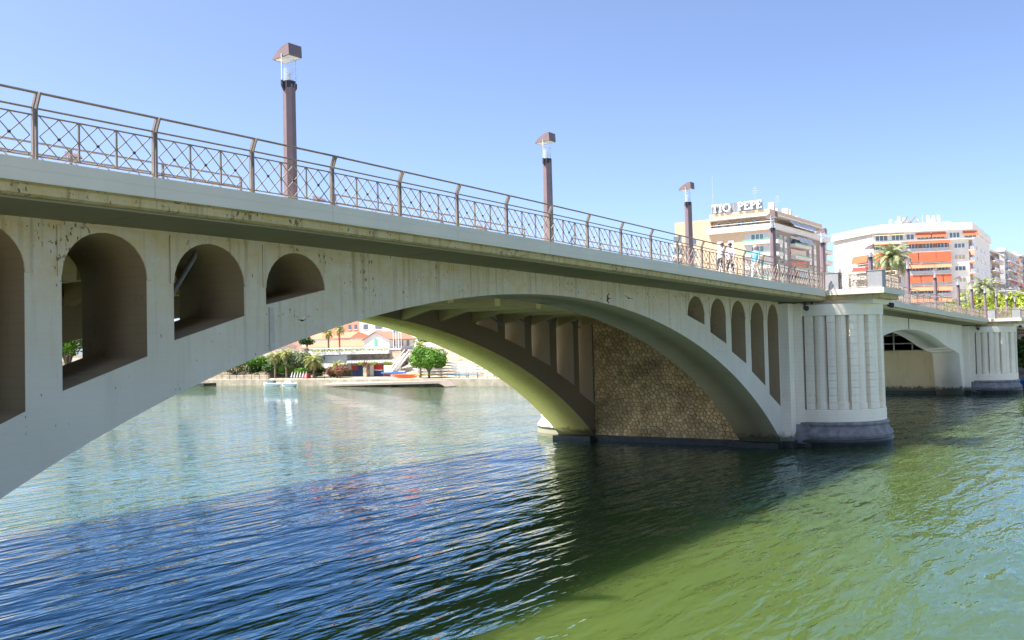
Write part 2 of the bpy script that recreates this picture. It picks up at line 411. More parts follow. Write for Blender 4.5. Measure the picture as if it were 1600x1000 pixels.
# coping fascia in pieces with open joints
P = 2.35
def coping(x0, x1, step):
    x = x0
    while x < x1-.3:
        b = min(x+step, x1)
        sweep(MB(), [(0, -.40), (-.0, .001), (.02, -.004), (.40, -.004), (.40, -.02), (.296, -.025), (.296, -.40)], x+.004, b-.004, 2).build('coping_block', CONF, BR); x = b
coping(-11.8, 45.1, 4.7); coping(50.3, 102, 4.7); coping(107.2, 150, 10)
# soffit formwork joints: shallow battens under the cantilever
for x in [k*4.7-7.0 for k in range(11)]:
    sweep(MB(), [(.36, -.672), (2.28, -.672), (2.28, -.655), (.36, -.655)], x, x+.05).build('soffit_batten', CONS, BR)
# cross beams and stringers between the ribs
for i in range(-10, 7):
    x = 25.8+i*2.8
    if x < -2 or x > 43: continue
    mb = MB(); z = zd(x)-.64; a, c2 = .62, 1.0
    mb.add([(x-.17, 4.77, z), (x+.17, 4.77, z), (x+.17, 4.77, z-c2), (x-.17, 4.77, z-c2), (x-.17, 6.3, z-a), (x+.17, 6.3, z-a), (x-.17, 12.7, z-a), (x+.17, 12.7, z-a),
            (x-.17, 14.23, z-c2), (x+.17, 14.23, z-c2), (x-.17, 14.23, z), (x+.17, 14.23, z)],
           [(0, 1, 2, 3), (3, 2, 5, 4), (4, 5, 7, 6), (6, 7, 9, 8), (8, 9, 11, 10), (10, 11, 1, 0), (0, 3, 4, 6, 8, 10), (1, 2, 5, 7, 9, 11)])
    mb.build('cross_beam', CONX, BR)
for y in (7.1, 9.5, 11.9):
    sweep(MB(), [(y-.15, -.64), (y+.15, -.64), (y+.15, -1.0), (y-.15, -1.0)], -3, 43.8, 30).build('stringer', CONX, BR)
# drain pipes
for x, y in ((5.75, 3.2), ):
    z = zd(x)-.7; MB().tube([(x, y, z), (x-.15, y, z-.35), (x-1.3, y+.3, z-2.3)], .07, 8).build('drain_pipe', PLINTH, BR, True)
for x in (32.6, 35.3, 38.0, 40.6):
    z = zd(x)-.66; MB().tube([(x-.55, 13.9, z-.55), (x-.05, 13.2, z-1.15)], .05, 6).build('drain_pipe', PLINTH, BR)
# ---- piers
NOSE = (47.9, .8)
def pier(dx, main):
    zt = zd(47.9+dx)
    core = MB().box(43.87+dx, 51.9+dx, 3.0, 17.0, -1.5, zt-.67) if main else MB().box(44.2+dx, 51.9+dx, 3.0, 17.0, -1.5, 4.65)
    if not main: core.box(47.2+dx, 51.9+dx, 3.0, 17.0, 4.652, zt-.67)
    pr = core.build('pier', MORTAR if main else CONR, BR)
    pr['label'] = 'pier with rubble stone side and rounded fluted nose' if main else 'smaller looking pier with plain rendered side wall'
    MB().box(43.6+dx, 44.5+dx, 4.76, 14.24, -1.2, .32).build('footing', WETST, pr)
    # flat pilasters against the bridge face
    MB().box(43.87+dx, 45.25+dx, 1.75, 3.05, -1, zt-.70).build('pilaster', CONP, pr)
    MB().box(44.75+dx, 45.9+dx, 1.30, 1.74, .9, zt-.70).build('pilaster', CONP, pr)
    MB().box(50.55+dx, 51.93+dx, 1.75, 3.05, -1, zt-.70).build('pilaster', CONP, pr)
    for ya in (2.26, 14.21): MB().box(43.1+dx, 43.95+dx, ya, ya+2.73, -1.2, .30).build('footing', WETST, pr)
    MB().box(43.80+dx, 45.32+dx, 1.66, 3.0, -1.2, .38).build('footing', WETST, pr)
    # nose
    c = (NOSE[0]+dx, NOSE[1], 0); A0, A1 = pi-.18, 2*pi+.18
    ztop = zt-.80
    MB().lathe(c, [(2.68, .5), (2.68, ztop-.3)], A0, A1, 40).build('nose_core', CONP, pr, True)
    MB().lathe(c, [(2.68, 1.28), (3.10, 1.28), (3.10, 2.0), (3.06, 2.06), (2.66, 2.06)], A0, A1, 40).build('base_band', CONP, pr)
    MB().lathe(c, [(2.66, ztop-.62), (3.09, ztop-.62), (3.09, ztop), (2.0, ztop)], A0, A1, 40).build('head_band', CONP, pr)
    for i in range(9):
        a = pi+radians(-3+23*i)
        q0, q1 = a-.072, a+.072
        hh = (ztop-.625-2.065)/13
        for k in range(13):
            z0 = 2.065+hh*k
            mb = MB(); pts = [(2.66, q0), (3.07, q0), (3.085, (q0+q1)/2), (3.07, q1), (2.66, q1)]
            lo = [(c[0]+r*cos(q), c[1]+r*sin(q), z0+.008) for r, q in pts]; hi = [(p[0], p[1], z0+hh-.008) for p in lo]
            mb.add(lo+hi, [(4, 3, 2, 1, 0), (5, 6, 7, 8, 9), (0, 1, 6, 5), (1, 2, 7, 6), (2, 3, 8, 7), (3, 4, 9, 8), (4, 0, 5, 9)])
            mb.build('pilaster_block', CONP, pr)
        if i < 8:
            a2 = a+radians(11.5); cc = (c[0]+2.66*cos(a2), c[1]+2.66*sin(a2), 0)
            mb = MB().lathe(cc, [(.375, 2.07), (.375, 2.42), (.335, 2.46), (.325, ztop-.63)], 0, 2*pi, 14); mb.build('fluted_column', CONP, pr, False)
    prof = [(3.0, 1.40), (3.22, 1.36), (3.26, 1.26), (3.22, 1.18), (3.16, 1.12), (3.24, .95), (3.34, .80), (3.40, .74), (3.43, .64), (3.40, .54), (3.34, .50), (3.36, .44)]
    MB().lathe(c, prof, A0-.05, A1+.05, 48).build('plinth', PLINTH, pr, False)
    MB().lathe(c, [(3.30, .48), (3.43, .42), (3.46, .30), (3.40, .20), (3.42, -1)], A0-.05, A1+.05, 48).build('wet_footing', WETST, pr, True)
    mb = MB().box(44.62+dx, 46+dx, 1.0, 1.9, .5, 1.25); mb.box(44.5+dx, 46+dx, .95, 1.9, .2, .62).build('plinth', PLINTH, pr)
    MB().box(44.46+dx, 46+dx, .9, 1.9, -1, .21).build('wet_footing', WETST, pr)
    # balcony platform on the nose
    xa, xb, yf = 45.12+dx, 50.0+dx, -3.12
    MB().box(xa, xb, yf, 1.9, zt-.30, zt).build('balcony_slab', CONF, pr)
    MB().box(xa+.25, xb-.25, yf+.3, 1.9, zt-.55, zt-.302).build('balcony_corbel', CONB, pr)
    MB().box(xa+.6, xb-.6, yf+.75, 1.9, zt-.81, zt-.552).build('balcony_corbel', CONP, pr)
    return pr
def back_nose(pr, dx):
    c = (NOSE[0]+dx+.4, 17.3, 0); zt = zd(47.9+dx)-.8
    MB().lathe(c, [(2.0, zt), (2.8, zt), (2.8, 1.38), (3.26, 1.30), (3.16, 1.12), (3.46, .74), (3.5, .6), (3.42, .46), (3.52, .2), (3.5, -1)], -.2, pi+.2, 40).build('nose_core', CONP, pr)
pier1 = pier(0, True); back_nose(pier1, 0); pier2 = pier(56.9, False)
# rubble facing between the ribs
rs = random.Random(3); mb = MB()
pts = []; row = 0; z = .2
while z < 8.3:
    y = 4.6+(.13 if row % 2 else 0)
    while y < 14.4:
        pts.append((y+rs.uniform(-.11, .11), z+rs.uniform(-.085, .085))); y += .265
    z += .232; row += 1
Y0, Y1, Z0, Z1 = 4.77, 14.23, .33, zd(43.8)-.70
for a in pts:
    cell = [(a[0]-.4, a[1]-.4), (a[0]+.4, a[1]-.4), (a[0]+.4, a[1]+.4), (a[0]-.4, a[1]+.4)]
    cuts = [((a[0]+b[0])/2, (a[1]+b[1])/2, b[0]-a[0], b[1]-a[1]) for b in pts if b is not a and abs(b[0]-a[0]) < .7 and abs(b[1]-a[1]) < .7]
    cuts += [(Y0, 0, -1, 0), (Y1, 0, 1, 0), (0, Z0, 0, -1), (0, Z1, 0, 1)]
    for mx, mz, nx, nz in cuts:
        out = []
        for q in range(len(cell)):
            p0, p1 = cell[q-1], cell[q]; d0 = (p0[0]-mx)*nx+(p0[1]-mz)*nz; d1 = (p1[0]-mx)*nx+(p1[1]-mz)*nz
            if (d0 <= 0) != (d1 <= 0): t = d0/(d0-d1); out.append((p0[0]+(p1[0]-p0[0])*t, p0[1]+(p1[1]-p0[1])*t))
            if d1 <= 0: out.append(p1)
        cell = out
        if len(cell) < 3: break
    if len(cell) < 3: continue
    n = len(cell); cy = sum(p[0] for p in cell)/n; cz = sum(p[1] for p in cell)/n; h = rs.uniform(.02, .075)
    r1 = [(43.868, cy+(p[0]-cy)*.93, cz+(p[1]-cz)*.93) for p in cell]; r2 = [(43.868-h, cy+(p[0]-cy)*.74, cz+(p[1]-cz)*.74) for p in cell]
    mb.add(r1+r2, [(q, (q+1) % n, n+(q+1) % n, n+q) for q in range(n)]+[tuple(range(n, 2*n))])
st = mb.build('stone_facing', STONE, pier1, kind='stuff'); st['label'] = 'rows of rounded honey coloured rubble stones'
# centre span: flat arch beams and cross wall details
def cintr(x):
    d = abs(x-76.25); return 6.7-.0067*d*d if d < 15 else 5.19-(d-15)*.125
def centre_rib(y0, y1):
    zt = -.67
    o = [(51.9, -.6), (53.2, -.6), (54.3, 4.25)]+[(54.3+43.9*i/40, cintr(54.3+43.9*i/40)) for i in range(1, 40)]+[(98.6, 4.25), (100.0, -.6), (100.85, -.6)]
    o += [(100.85-48.95*i/24, zd(100.85-48.95*i/24)+zt) for i in range(25)]
    me = curve_mesh('flat_arch_beam', o, [], y1-y0, CONP, lambda x, y, z: (x, z+(y0+y1)/2-2.3, y))
    return objm('flat_arch_beam', me, BR)
cr_ = centre_rib(2.3, 4.9); centre_rib(14.25, 16.9)
MB().box(75.9, 76.1, 2.27, 2.32, 6.72, 7.6).build('joint_cover', WETST, cr_)
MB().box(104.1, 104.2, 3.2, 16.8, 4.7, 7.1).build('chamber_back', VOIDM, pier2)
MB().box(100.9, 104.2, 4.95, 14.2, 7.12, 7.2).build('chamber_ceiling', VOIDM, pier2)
for y in (5.4, 7.3, 9.2, 11.1, 13.0): MB().box(101.05, 101.15, y, y+.12, 4.65, 7.15).build('frame_post', FRAMEW, pier2)
for z in (5.35, 6.25): MB().box(100.97, 101.04, 4.95, 14.2, z, z+.1).build('frame_rail', FRAMEW, pier2)
# spotlights fixed under the balconies
def spot(x, y, z, dx=-.3, dy=-.1, par=None, mat=None):
    t = MB().tube([(x, y, z), (x+dx*.3, y+dy*.3, z-.02), (x+dx, y+dy, z-.06)], [.09, .13, .15], 10); o = t.build('floodlight', mat or BLACK, par)
    MB().box(x-.02, x+.02, y-.03, y+.03, z, z+.32).build('bracket', BLACK, o)
for p in (pier1, pier2):
    dx = 0 if p is pier1 else 56.9; zt = zd(47.9+dx)
    spot(44.5+dx, 1.0, zt-.95, -.35, -.2, p); spot(45.0+dx, .75, zt-.93, .3, -.3, p); spot(49.3+dx, -2.3, zt-.80, .3, -.2, p); spot(49.0+dx, -1.6, zt-1.0, .3, -.2, p)
    MB().ball((45.9+dx, -1.3, zt-.62), .17, 10, (1, 1.6, .6)).build('bulkhead_lamp', WHITE, p, True)
# left abutment under the bridge end
MB().box(-9, -3.36, 2.4, 16.8, -1.5, 8.58).build('abutment', CONR, BR)
# ------------------------------------------------------------------ water and banks
mb = MB().add([(-60, -700, 0), (125, -700, 0), (125, 900, 0), (-60, 900, 0)], [(0, 1, 2, 3)]); struct('river', mb, WATER)
struct('near_bank', MB().box(-400, -8.3, -700, 900, -2, 4.0), QUAY)
# far bank: quay, promenade, then the town terrace
def slab(name, pts, z0, z1, mat):
    k = len(pts); b = MB().add([(x, y, z0) for x, y in pts]+[(x, y, z1) for x, y in pts], [tuple(range(k)), tuple(range(k, 2*k))]+[(i, (i+1) % k, k+(i+1) % k, k+i) for i in range(k)]); return struct(name, b, mat)
slab('quay', [(115, 45), (131, 45), (131, 900), (115, 900)], -2, 1.15, QUAY)
slab('quay', [(122, -700), (138, -700), (138, 44.99), (122, 44.99)], -2, 1.15, QUAY)
slab('town_ground', [(131, 45), (6000, 45), (6000, 3000), (131, 3000)], -2, 6.2, PAVE)
slab('town_ground', [(138, -3000), (6000, -3000), (6000, 44.99), (138, 44.99)], -2, 6.2, PAVE)
exec_later = []
# ------------------------------------------------------------------ railings
def lattice_mesh(w):
    """one lattice field, origin at its lower left corner, height .70"""
    h = .70; b = MB(); t = .016
    for a, c in (((0, 0), (w, h)), ((0, h), (w, 0)), ((w/2, 0), (0, h/2)), ((0, h/2), (w/2, h)), ((w/2, h), (w, h/2)), ((w, h/2), (w/2, 0))):
        b.bar((a[0], 0, a[1]), (c[0], 0, c[1]), t)
    return b.mesh('lattice', LATT)
W3 = (P-.14)/3
LM = lattice_mesh(W3-.03)
BOSS = MB().ball((0, 0, 0), .032, 8).mesh('boss', DARKM)
BAL = MB().box(-.016, .016, -.016, .016, .07, .79).mesh('baluster', RAIL)
def postmesh():
    b = MB()
    for s in (-1, 1):
        x = s*.032
        b.box(x-.013, x+.013, -.035, .035, 0, .90)
        b.add([(x-.013, -.035, .90), (x+.013, -.035, .90), (x+.013, .035, .90), (x-.013, .035, .90), (x-.013, -.16, 1.16), (x+.013, -.16, 1.16), (x+.013, -.09, 1.17), (x-.013, -.09, 1.17)],
              [(3, 2, 1, 0), (4, 5, 6, 7), (0, 1, 5, 4), (1, 2, 6, 5), (2, 3, 7, 6), (3, 0, 4, 7)])
    b.box(-.02, .02, -.02, .02, .6, .9)
    return b.mesh('post', RAIL)
POST = postmesh()
RAILM = {}
def railmesh(y, z, r, L=P):
    k = (y, z, r, round(L, 3))
    if k not in RAILM: RAILM[k] = MB().tube([(.05, y, z), (L-.05, y, z)], r, 6).mesh('rail', RAIL)
    return RAILM[k]
def place(name, me, par, loc, rot=None):
    o = objm(name, me, par); o.location = loc
    if rot: o.rotation_euler = rot
    return o
def railing(label, p0, p1, nb, posts=True):
    """straight railing from p0 to p1 (on the coping top) in nb bays; slope is carried by shearing each bay stepwise"""
    p0 = Vector(p0); p1 = Vector(p1); d = p1-p0; L = d.length/nb; yaw_ = math.atan2(d.y, d.x)
    e = thing('bridge_railing', label, 'railing', p0, 'lattice railings of the bridge')
    e.rotation_euler = (0, 0, yaw_)
    pl = math.hypot(d.x, d.y)/nb
    sc = L/P
    for i in range(nb+1):
        z = (zd(p0.x+d.x/nb*i)-p0.z) if abs(d.x) > 3 else 0
        z2 = (zd(p0.x+d.x/nb*(i+1))-p0.z) if abs(d.x) > 3 else 0
        place('post', POST, e, (i*pl, 0, z))
        if i == nb: break
        sl_ = -math.atan2(z2-z, pl); rot = (0, sl_, 0)
        for nm, y, zz, r in (('top_rail', -.125, 1.145, .024), ('middle_rail', 0, .905, .019), ('lattice_rail', 0, .785, .016), ('bottom_rail', 0, .075, .016)):
            place(nm, railmesh(y, zz, r, pl), e, (i*pl, 0, z), rot)
        for k in range(3):
            t = (.07+k*(pl-.14)/3+.015)
            o = place('lattice', LM, e, (i*pl+t, 0, z+.08-math.tan(sl_)*t), rot); o.scale = (((pl-.14)/3-.03)/(W3-.03), 1, 1)
            q = place('boss', BOSS, o, ((W3-.03)/2, 0, .35))
            if k: place('baluster', BAL, e, (i*pl+t-.015, 0, z-math.tan(sl_)*t))
    return e
YR = .12
railing('brown lattice railing over the big arch, between the footway and the river', (-2*P, YR, zd(-2*P)), (19*P+.25, YR, zd(19*P)), 21)
railing('brown lattice railing along the flat centre span past the first balcony', (50.4, YR, zd(50.4)), (101.6, YR, zd(101.6)), 22)
railing('short brown lattice railing beyond the second balcony, towards the town', (107.4, YR, zd(107.4)), (145, YR, zd(145)), 16)
for dx, nm in ((0, 'first'), (56.9, 'second')):
    zt = zd(47.9+dx); xa, xb = 45.12+dx, 50.0+dx
    railing('railing on the upstream edge of the %s pier balcony, between two concrete blocks' % nm, (xa+.3, -.75, zt), (xa+.3, -2.2, zt), 1)
    railing('railing along the river front of the %s pier balcony' % nm, (xa+.95, -2.85, zt), (xb-.3, -2.85, zt), 2)
    railing('railing on the far edge of the %s pier balcony' % nm, (xb-.3, -2.75, zt), (xb-.3, -.1, zt), 1)
    for (x0, x1, y0, y1), w in (((xa+.08, xa+.85, -.68, .02), 'beside the main railing end'), ((xa+.08, xa+.88, -3.02, -2.25), 'at the outer corner')):
        b = MB().box(x0, x1, y0, y1, zt, zt+.92); b.box(x0-.02, x1+.02, y0-.02, y1+.02, zt+.921, zt+.96)
        o = b.build('parapet_block', GRAN); tag(o, 'grey concrete parapet block %s of the %s pier balcony' % (w, nm), 'parapet', 'parapet blocks on the balconies')
# kerb guard rail between footway and road
def guard(x0, x1, word):
    e = thing('guard_rail', 'low tubular guard rail between footway and road, %s' % word, 'guard rail', (x0, 3.3, zd(x0)), 'guard rails between footway and road')
    n = max(1, round((x1-x0)/2.35)); L = (x1-x0)/n
    for i in range(n+1):
        x = x0+i*L; MB().box(x-.025, x+.025, 3.275, 3.325, zd(x)-.03, zd(x)+1.06).build('post', RAIL, e)
        if i < n:
            xb = x+L
            for h in (1.05, .82, .30): MB().tube([(x, 3.3, zd(x)+h), (xb, 3.3, zd(xb)+h)], .022, 6).build('rail', RAIL, e)
            for k in range(3):
                ya = x+L*k/3; yb = x+L*(k+1)/3
                b = MB(); b.bar((ya, 3.3, zd(ya)+.3), (yb, 3.3, zd(yb)+.82), .013); b.bar((ya, 3.3, zd(ya)+.82), (yb, 3.3, zd(yb)+.3), .013); b.build('lattice', LATT, e)
guard(-4.2, 7.1, 'ending by the first lamp post'); guard(10.4, 19.9, 'between the first and second lamp posts'); guard(23.2, 32.5, 'between the second and third lamp posts')
guard(35.8, 45.2, 'beside the strolling people'); guard(48.5, 60, 'behind the first balcony')
# ------------------------------------------------------------------ lamps
def make_lamp():
    e = thing('bridge_lamp', 'x', 'street lamp', (0, 0, 0), 'lamp posts along the bridge')
    b = MB(); r = .155
    pl_ = [(r, .06), (r, -.06), (.06, -r), (-.06, -r), (-r, -.06), (-r, .06), (-.06, r), (.06, r)]
    b.add([(x, y, 0) for x, y in pl_]+[(x*.93, y*.93, 2.78) for x, y in pl_], [tuple(range(8))[::-1], tuple(range(8, 16))]+[(i, (i+1) % 8, 8+(i+1) % 8, 8+i) for i in range(8)])
    b.box(-.2, .2, -.2, .2, 0, .06); b.build('post', LAMP, e)
    b = MB(); b.tube([(0, 0, 2.70), (0, 0, 2.86)], .15, 12)
    for s in (-1, 1): b.add([(s*.13, -.03, 2.60), (s*.13, .03, 2.60), (s*.13, .03, 2.80), (s*.13, -.03, 2.80), (s*.225, -.025, 2.74), (s*.225, .025, 2.74), (s*.225, .025, 2.86), (s*.225, -.025, 2.86)], [(0, 1, 2, 3), (4, 5, 6, 7), (0, 1, 5, 4), (1, 2, 6, 5), (2, 3, 7, 6), (3, 0, 4, 7)])
    b.build('collar', DARKM, e)
    for s in (-1, 1): MB().tube([(s*.212, 0, 2.78), (s*.212, 0, 3.47)], .012, 6).build('arm', LAMPW, e)
    g = MB().tube([(0, 0, 2.86), (0, 0, 3.40)], .12, 16).build('glass_cylinder', LGLASS, e, False)
    b = MB().ball((0, 0, 3.02), .045, 8, (1, 1, 1.8)); b.tube([(0, 0, 2.86), (0, 0, 2.98)], .03, 6); b.build('bulb', LAMPW, e, True)
    # hood: tall square back to the river, curving down to a nose over the road
    prof = [(-.23, 3.41), (.32, 3.38), (.32, 3.405), (.25, 3.48), (.15, 3.555), (.03, 3.62), (-.09, 3.665), (-.18, 3.685), (-.215, 3.68)]
    b = MB(); k = len(prof); w = .20
    b.add([(-w, y, z) for y, z in prof]+[(w, y, z) for y, z in prof], [tuple(range(k)), tuple(range(k, 2*k))[::-1]]+[(i, (i+1) % k, k+(i+1) % k, k+i) for i in range(k)])
    b.build('hood', LAMP, e)
    MB().add([(-w+.03, -.2, 3.404), (w-.03, -.2, 3.404), (w-.03, .28, 3.378), (-w+.03, .28, 3.378)], [(0, 1, 2, 3)]).build('reflector', LAMPW, e)
    return e
lamp0 = make_lamp()
LX = [(6.35, 'first lamp post past the bridge end, tall brown with clear glass under a wedge hood'),
      (17.4, 'second brown lamp post past the bridge end, above the crown of the big arch'),
      (28.4, 'third brown lamp post past the bridge end, beside the strolling people'),
      (38.7, 'brown lamp post in front of the building with the rooftop letter sign'),
      (47.1, 'brown lamp post behind the first pier balcony'),
      (57.8, 'brown lamp post just past the first pier balcony, beside the tall date palm'),
      (68.8, 'brown lamp post over the centre span in front of the orange awnings'),
      (79.0, 'brown lamp post over the crown of the flat centre arch'),
      (89.6, 'brown lamp post on the far half of the centre span'),
      (97.0, 'brown lamp post just before the second pier balcony'),
      (105.2, 'brown lamp post behind the second pier balcony'),
      (113.4, 'brown lamp post beside the traffic light'),
      (121.6, 'brown lamp post past the traffic light in front of leafy trees'),
      (129.2, 'last brown lamp post towards the town trees')]
first = True
for x, lab in LX:
    loc = (x, .68, zd(x)-.02)
    if first: lamp0.location = loc; lamp0['label'] = lab; first = False
    else: copy_tree(lamp0, loc, label=lab)
for x, lab in ((11.4, 'lamp post on the opposite footway, its hood seen through the first railing bays'), (24.0, 'lamp post on the opposite footway, its hood seen beside the first lamp post'), (37.2, 'lamp post on the opposite footway, its hood seen past the second lamp post')):
    copy_tree(lamp0, (x, 17.9, zd(x)+.75), rz=pi, label=lab)
# ------------------------------------------------------------------ vegetation
def leaves(rs, blobs, n, size, shell=.55):
    b = MB()
    tot = sum(r[3]*r[4]*r[5] for r in blobs)
    for (cx, cy, cz, rx, ry, rz_) in blobs:
        k = int(n*rx*ry*rz_/tot)
        for _ in range(k):
            while True:
                v = Vector((rs.uniform(-1, 1), rs.uniform(-1, 1), rs.uniform(-1, 1)))
                if v.length <= 1 and rs.random() < (.15+v.length**2): break
            v = v.normalized()*(shell+(1-shell)*v.length)*rs.uniform(.82, 1.1) if v.length > .2 else v
            p = Vector((cx+v.x*rx, cy+v.y*ry, cz+v.z*rz_))
            nrm = (v.normalized()+Vector((rs.gauss(0, .6), rs.gauss(0, .6), rs.gauss(.2, .6)))).normalized()
            t = nrm.orthogonal().normalized(); t.rotate(Matrix.Rotation(rs.random()*6.3, 3, nrm)); w = nrm.cross(t)
            s_ = size*rs.uniform(.6, 1.3)
            b.add([p-t*s_, p+w*s_*.55+nrm*s_*.1, p+t*s_, p-w*s_*.55+nrm*s_*.1], [(0, 1, 2, 3)])
    return b
def tree(label, loc, h, r, mat, n=1200, size=.3, seed=1, trunk_h=None, squash=.8, group='trees on the far bank', name='broadleaf_tree', lobes=9, cat='tree'):
    rs = random.Random(seed); e = thing(name, label, cat, loc, group); x, y, z = loc
    th = trunk_h if trunk_h is not None else h*.35
    cz = z+h-r*squash
    b = MB().tube([(x, y, z-.3), (x+.05*h*rs.uniform(-.5, .5), y, z+th*.6), (x, y, z+th), (x, y, cz+r*.2)], [.045*h**.9, .035*h**.9, .03*h**.9, .012*h], 8)
    for i in range(6):
        a = 6.28*i/6+rs.random(); b.tube([(x, y, z+th*(.75+.05*i)), (x+cos(a)*r*.4, y+sin(a)*r*.4, cz-r*.15), (x+cos(a)*r*.75, y+sin(a)*r*.75, cz+r*.2*rs.random())], [.018*h, .012*h, .005*h], 6)
    b.build('trunk', BARK, e, True)
    bl = [(x, y, cz, r*.72, r*.72, r*squash*.75)]
    for i in range(lobes):
        a = 6.28*i/lobes+rs.uniform(-.3, .3); q = rs.uniform(-.6, .75); rr = r*rs.uniform(.34, .5); k = sqrt(1-q*q)*r*.72
        bl.append((x+cos(a)*k, y+sin(a)*k, cz+q*r*squash*.75, rr, rr, rr*.8))
    leaves(rs, bl, n, size).build('crown', mat, e)
    return e
def palm(label, loc, h, fl, n, mat, seed=1, tr=.22, dry=True, group='palms on the far bank', seglen=9, wid=.5):
    rs = random.Random(seed); x, y, z = loc; e = thing('palm_tree', label, 'palm', loc, group)
    lean = rs.uniform(-.03, .03)*h
    b = MB().tube([(x+lean*t*t, y, z-.3+(h+.3)*t) for t in (0, .15, .4, .7, 1)], [tr*1.35, tr, tr*.9, tr*.9, tr*1.05], 9); b.build('trunk', BARK, e, True)
    top = Vector((x+lean, y, z+h))
    def frond(b, az, el, L, drp, wd):
        pts = []; p = top.copy(); e_ = el
        for i in range(seglen+1):
            pts.append(p.copy()); p = p+Vector((cos(az)*cos(e_), sin(az)*cos(e_), sin(e_)))*L/seglen; e_ -= drp/seglen*(1+.8*i/seglen)
        side = Vector((-sin(az), cos(az), 0))
        for i in range(1, seglen):
            d = (pts[i+1]-pts[i]).normalized(); t = i/seglen; ll = wd*L*(sin(pi*min(1, t*.9+.12)))**.7
            for s in (-1, 1):
                for q in (0, .5):
                    a = pts[i].lerp(pts[i+1], q); tip = a+side*s*ll*rs.uniform(.85, 1.1)+d*ll*.55+Vector((0, 0, -ll*rs.uniform(.2, .5)))
                    wv = d*L*.028
                    b.add([a-wv, a+wv, tip], [(0, 1, 2)])
            b.bar(pts[i-1], pts[i], .03*L*.35)
    b = MB()
    for i in range(n):
        t = i/n; frond(b, i*2.399+rs.uniform(-.2, .2), radians(78-95*t+rs.uniform(-8, 8)), fl*rs.uniform(.85, 1.1), radians(70+25*t), wid*.42)
    b.build('crown', mat, e)
    if dry:
        b = MB()
        for i in range(max(6, n//3)): frond(b, i*2.399, radians(-35+rs.uniform(-15, 15)), fl*.75, radians(45), wid*.35)
        b.build('dry_fronds', LDRY, e)
    return e
# left bank greenery under the arch
palm('tall fan palm with yellowing crown beside the moored boats', (121, 130.5, 1.15), 4.3, 2.0, 26, LPALM, 2)
palm('second fan palm with yellowing crown, nearest to the olive green tree', (121.5, 127.8, 1.15), 4.8, 2.0, 26, LPALM, 3)
palm('leaning feather palm in front of the white boathouse terrace', (121, 119.7, 1.15), 3.3, 2.7, 26, LPALM, 5)
palm('small feather palm beside the bougainvillea bushes', (122, 114.5, 1.15), 2.3, 2.1, 20, LPALM, 6, dry=False)
palm('slim fan palm beside the round ball shaped tree', (121.5, 93.6, 1.15), 5.4, 2.0, 28, LPALM, 8, .18)
palm('tall palm with golden crown above the terracotta roofs', (136, 127.6, 6.2), 4.6, 2.1, 26, LPALM, 9)
palm('golden crowned palm above the terracotta roofs, shorter of the pair', (136, 130.8, 6.2), 3.9, 2.0, 26, LPALM, 10)
tree('round ball shaped tree with dense bright green crown on the quay', (119.5, 90.0, 1.15), 5.6, 2.95, LBRI, 8200, .19, 4, 1.0, .78, lobes=20)
tree('grey green olive tree behind the fan palms', (123.5, 127.0, 1.15), 5.6, 2.6, LOLI, 2200, .22, 5, 1.2)
tree('dark green shrubby tree beside the fan palms on the slope', (124, 138.5, 1.15), 4.2, 2.6, LDRK, 2000, .24, 6, .8)
tree('dark green tree by the white house above the slope', (131.5, 132.5, 5.5), 4.2, 1.5, LDRK, 900, .22, 7, 2)
tree('dense dark shrub under the leaning palm', (124, 122.5, 1.15), 2.7, 1.7, LDRK, 1200, .2, 8, .3)
tree('dense dark shrub beside the boathouse planter wall', (124.5, 118, 1.15), 2.3, 1.6, LDRK, 1100, .2, 9, .3)
tree('bright green rounded shrub near the leaning palm', (121.8, 124.2, 1.15), 2.2, 1.2, LBRI, 900, .17, 19, .3)
tree('pink flowering bougainvillea bush beside the stone gatepost', (121, 112.6, 1.15), 2.5, 1.25, LPINK, 1300, .16, 10, .3, name='flowering_shrub', cat='shrub')
tree('dusky pink bougainvillea bush with green top', (121, 115.2, 1.15), 2.2, 1.1, LPINK, 1000, .16, 11, .3, name='flowering_shrub', cat='shrub')
tree('low rounded shrub on the earth slope', (121, 136, 1.15), 1.3, 1.0, LOLI, 500, .16, 12, .2, name='shrub', cat='shrub')
for i, (x, y, h) in enumerate([(122, 188, 14), (123, 196, 15.5), (122, 205, 14.5), (124, 214, 16), (123, 178, 12), (124, 168, 11), (123, 158, 9)]):
    tree('leafy green tree in the waterside row upstream of the boathouse', (x, y, 1.15), h, 5.2, [LBRI, LOLI][i % 2], 2400, .42, 30+i, 2.2, 1.0, 'waterside trees upstream')
tree('grey green tree on the rubble slope behind the ball shaped tree', (137, 104.5, 6.2), 4.0, 2.6, LOLI, 1300, .24, 45, 1)
# ------------------------------------------------------------------ boathouse terrace
e = thing('boathouse', 'white boathouse with planted roof terrace and red and navy doors', 'building', (128, 115, 1.15))
MB().box(128.6, 131.0, 104.5, 117.2, 1.15, 4.4).build('wall', STWALL, e)
MB().box(127.4, 131, 117.2, 126.3, 2.5, 5.4).build('wall', WHITEW, e)
MB().box(128.9, 131.2, 105.0, 124.3, 4.42, 5.5).build('stone_wall', STWALL, e)
MB().box(126.8, 131.4, 105.8, 127.4, 5.52, 6.35).build('terrace_slab', WHITEW, e)
MB().box(126.95, 127.05, 105.9, 127.2, 6.75, 6.86).build('terrace_rail', WHITE, e)
for i in range(23): MB().box(126.97, 127.03, 106.0+i*.95, 106.06+i*.95, 6.36, 6.75).build('baluster', WHITE, e)
MB().box(127.3, 131, 104.8, 117.1, 3.75, 4.40).build('canopy', WHITEW, e)
for i in range(18): MB().ball((127.25, 105.3+i*.67, 3.95), .25, 8).build('scallop', WHITE, e, True)
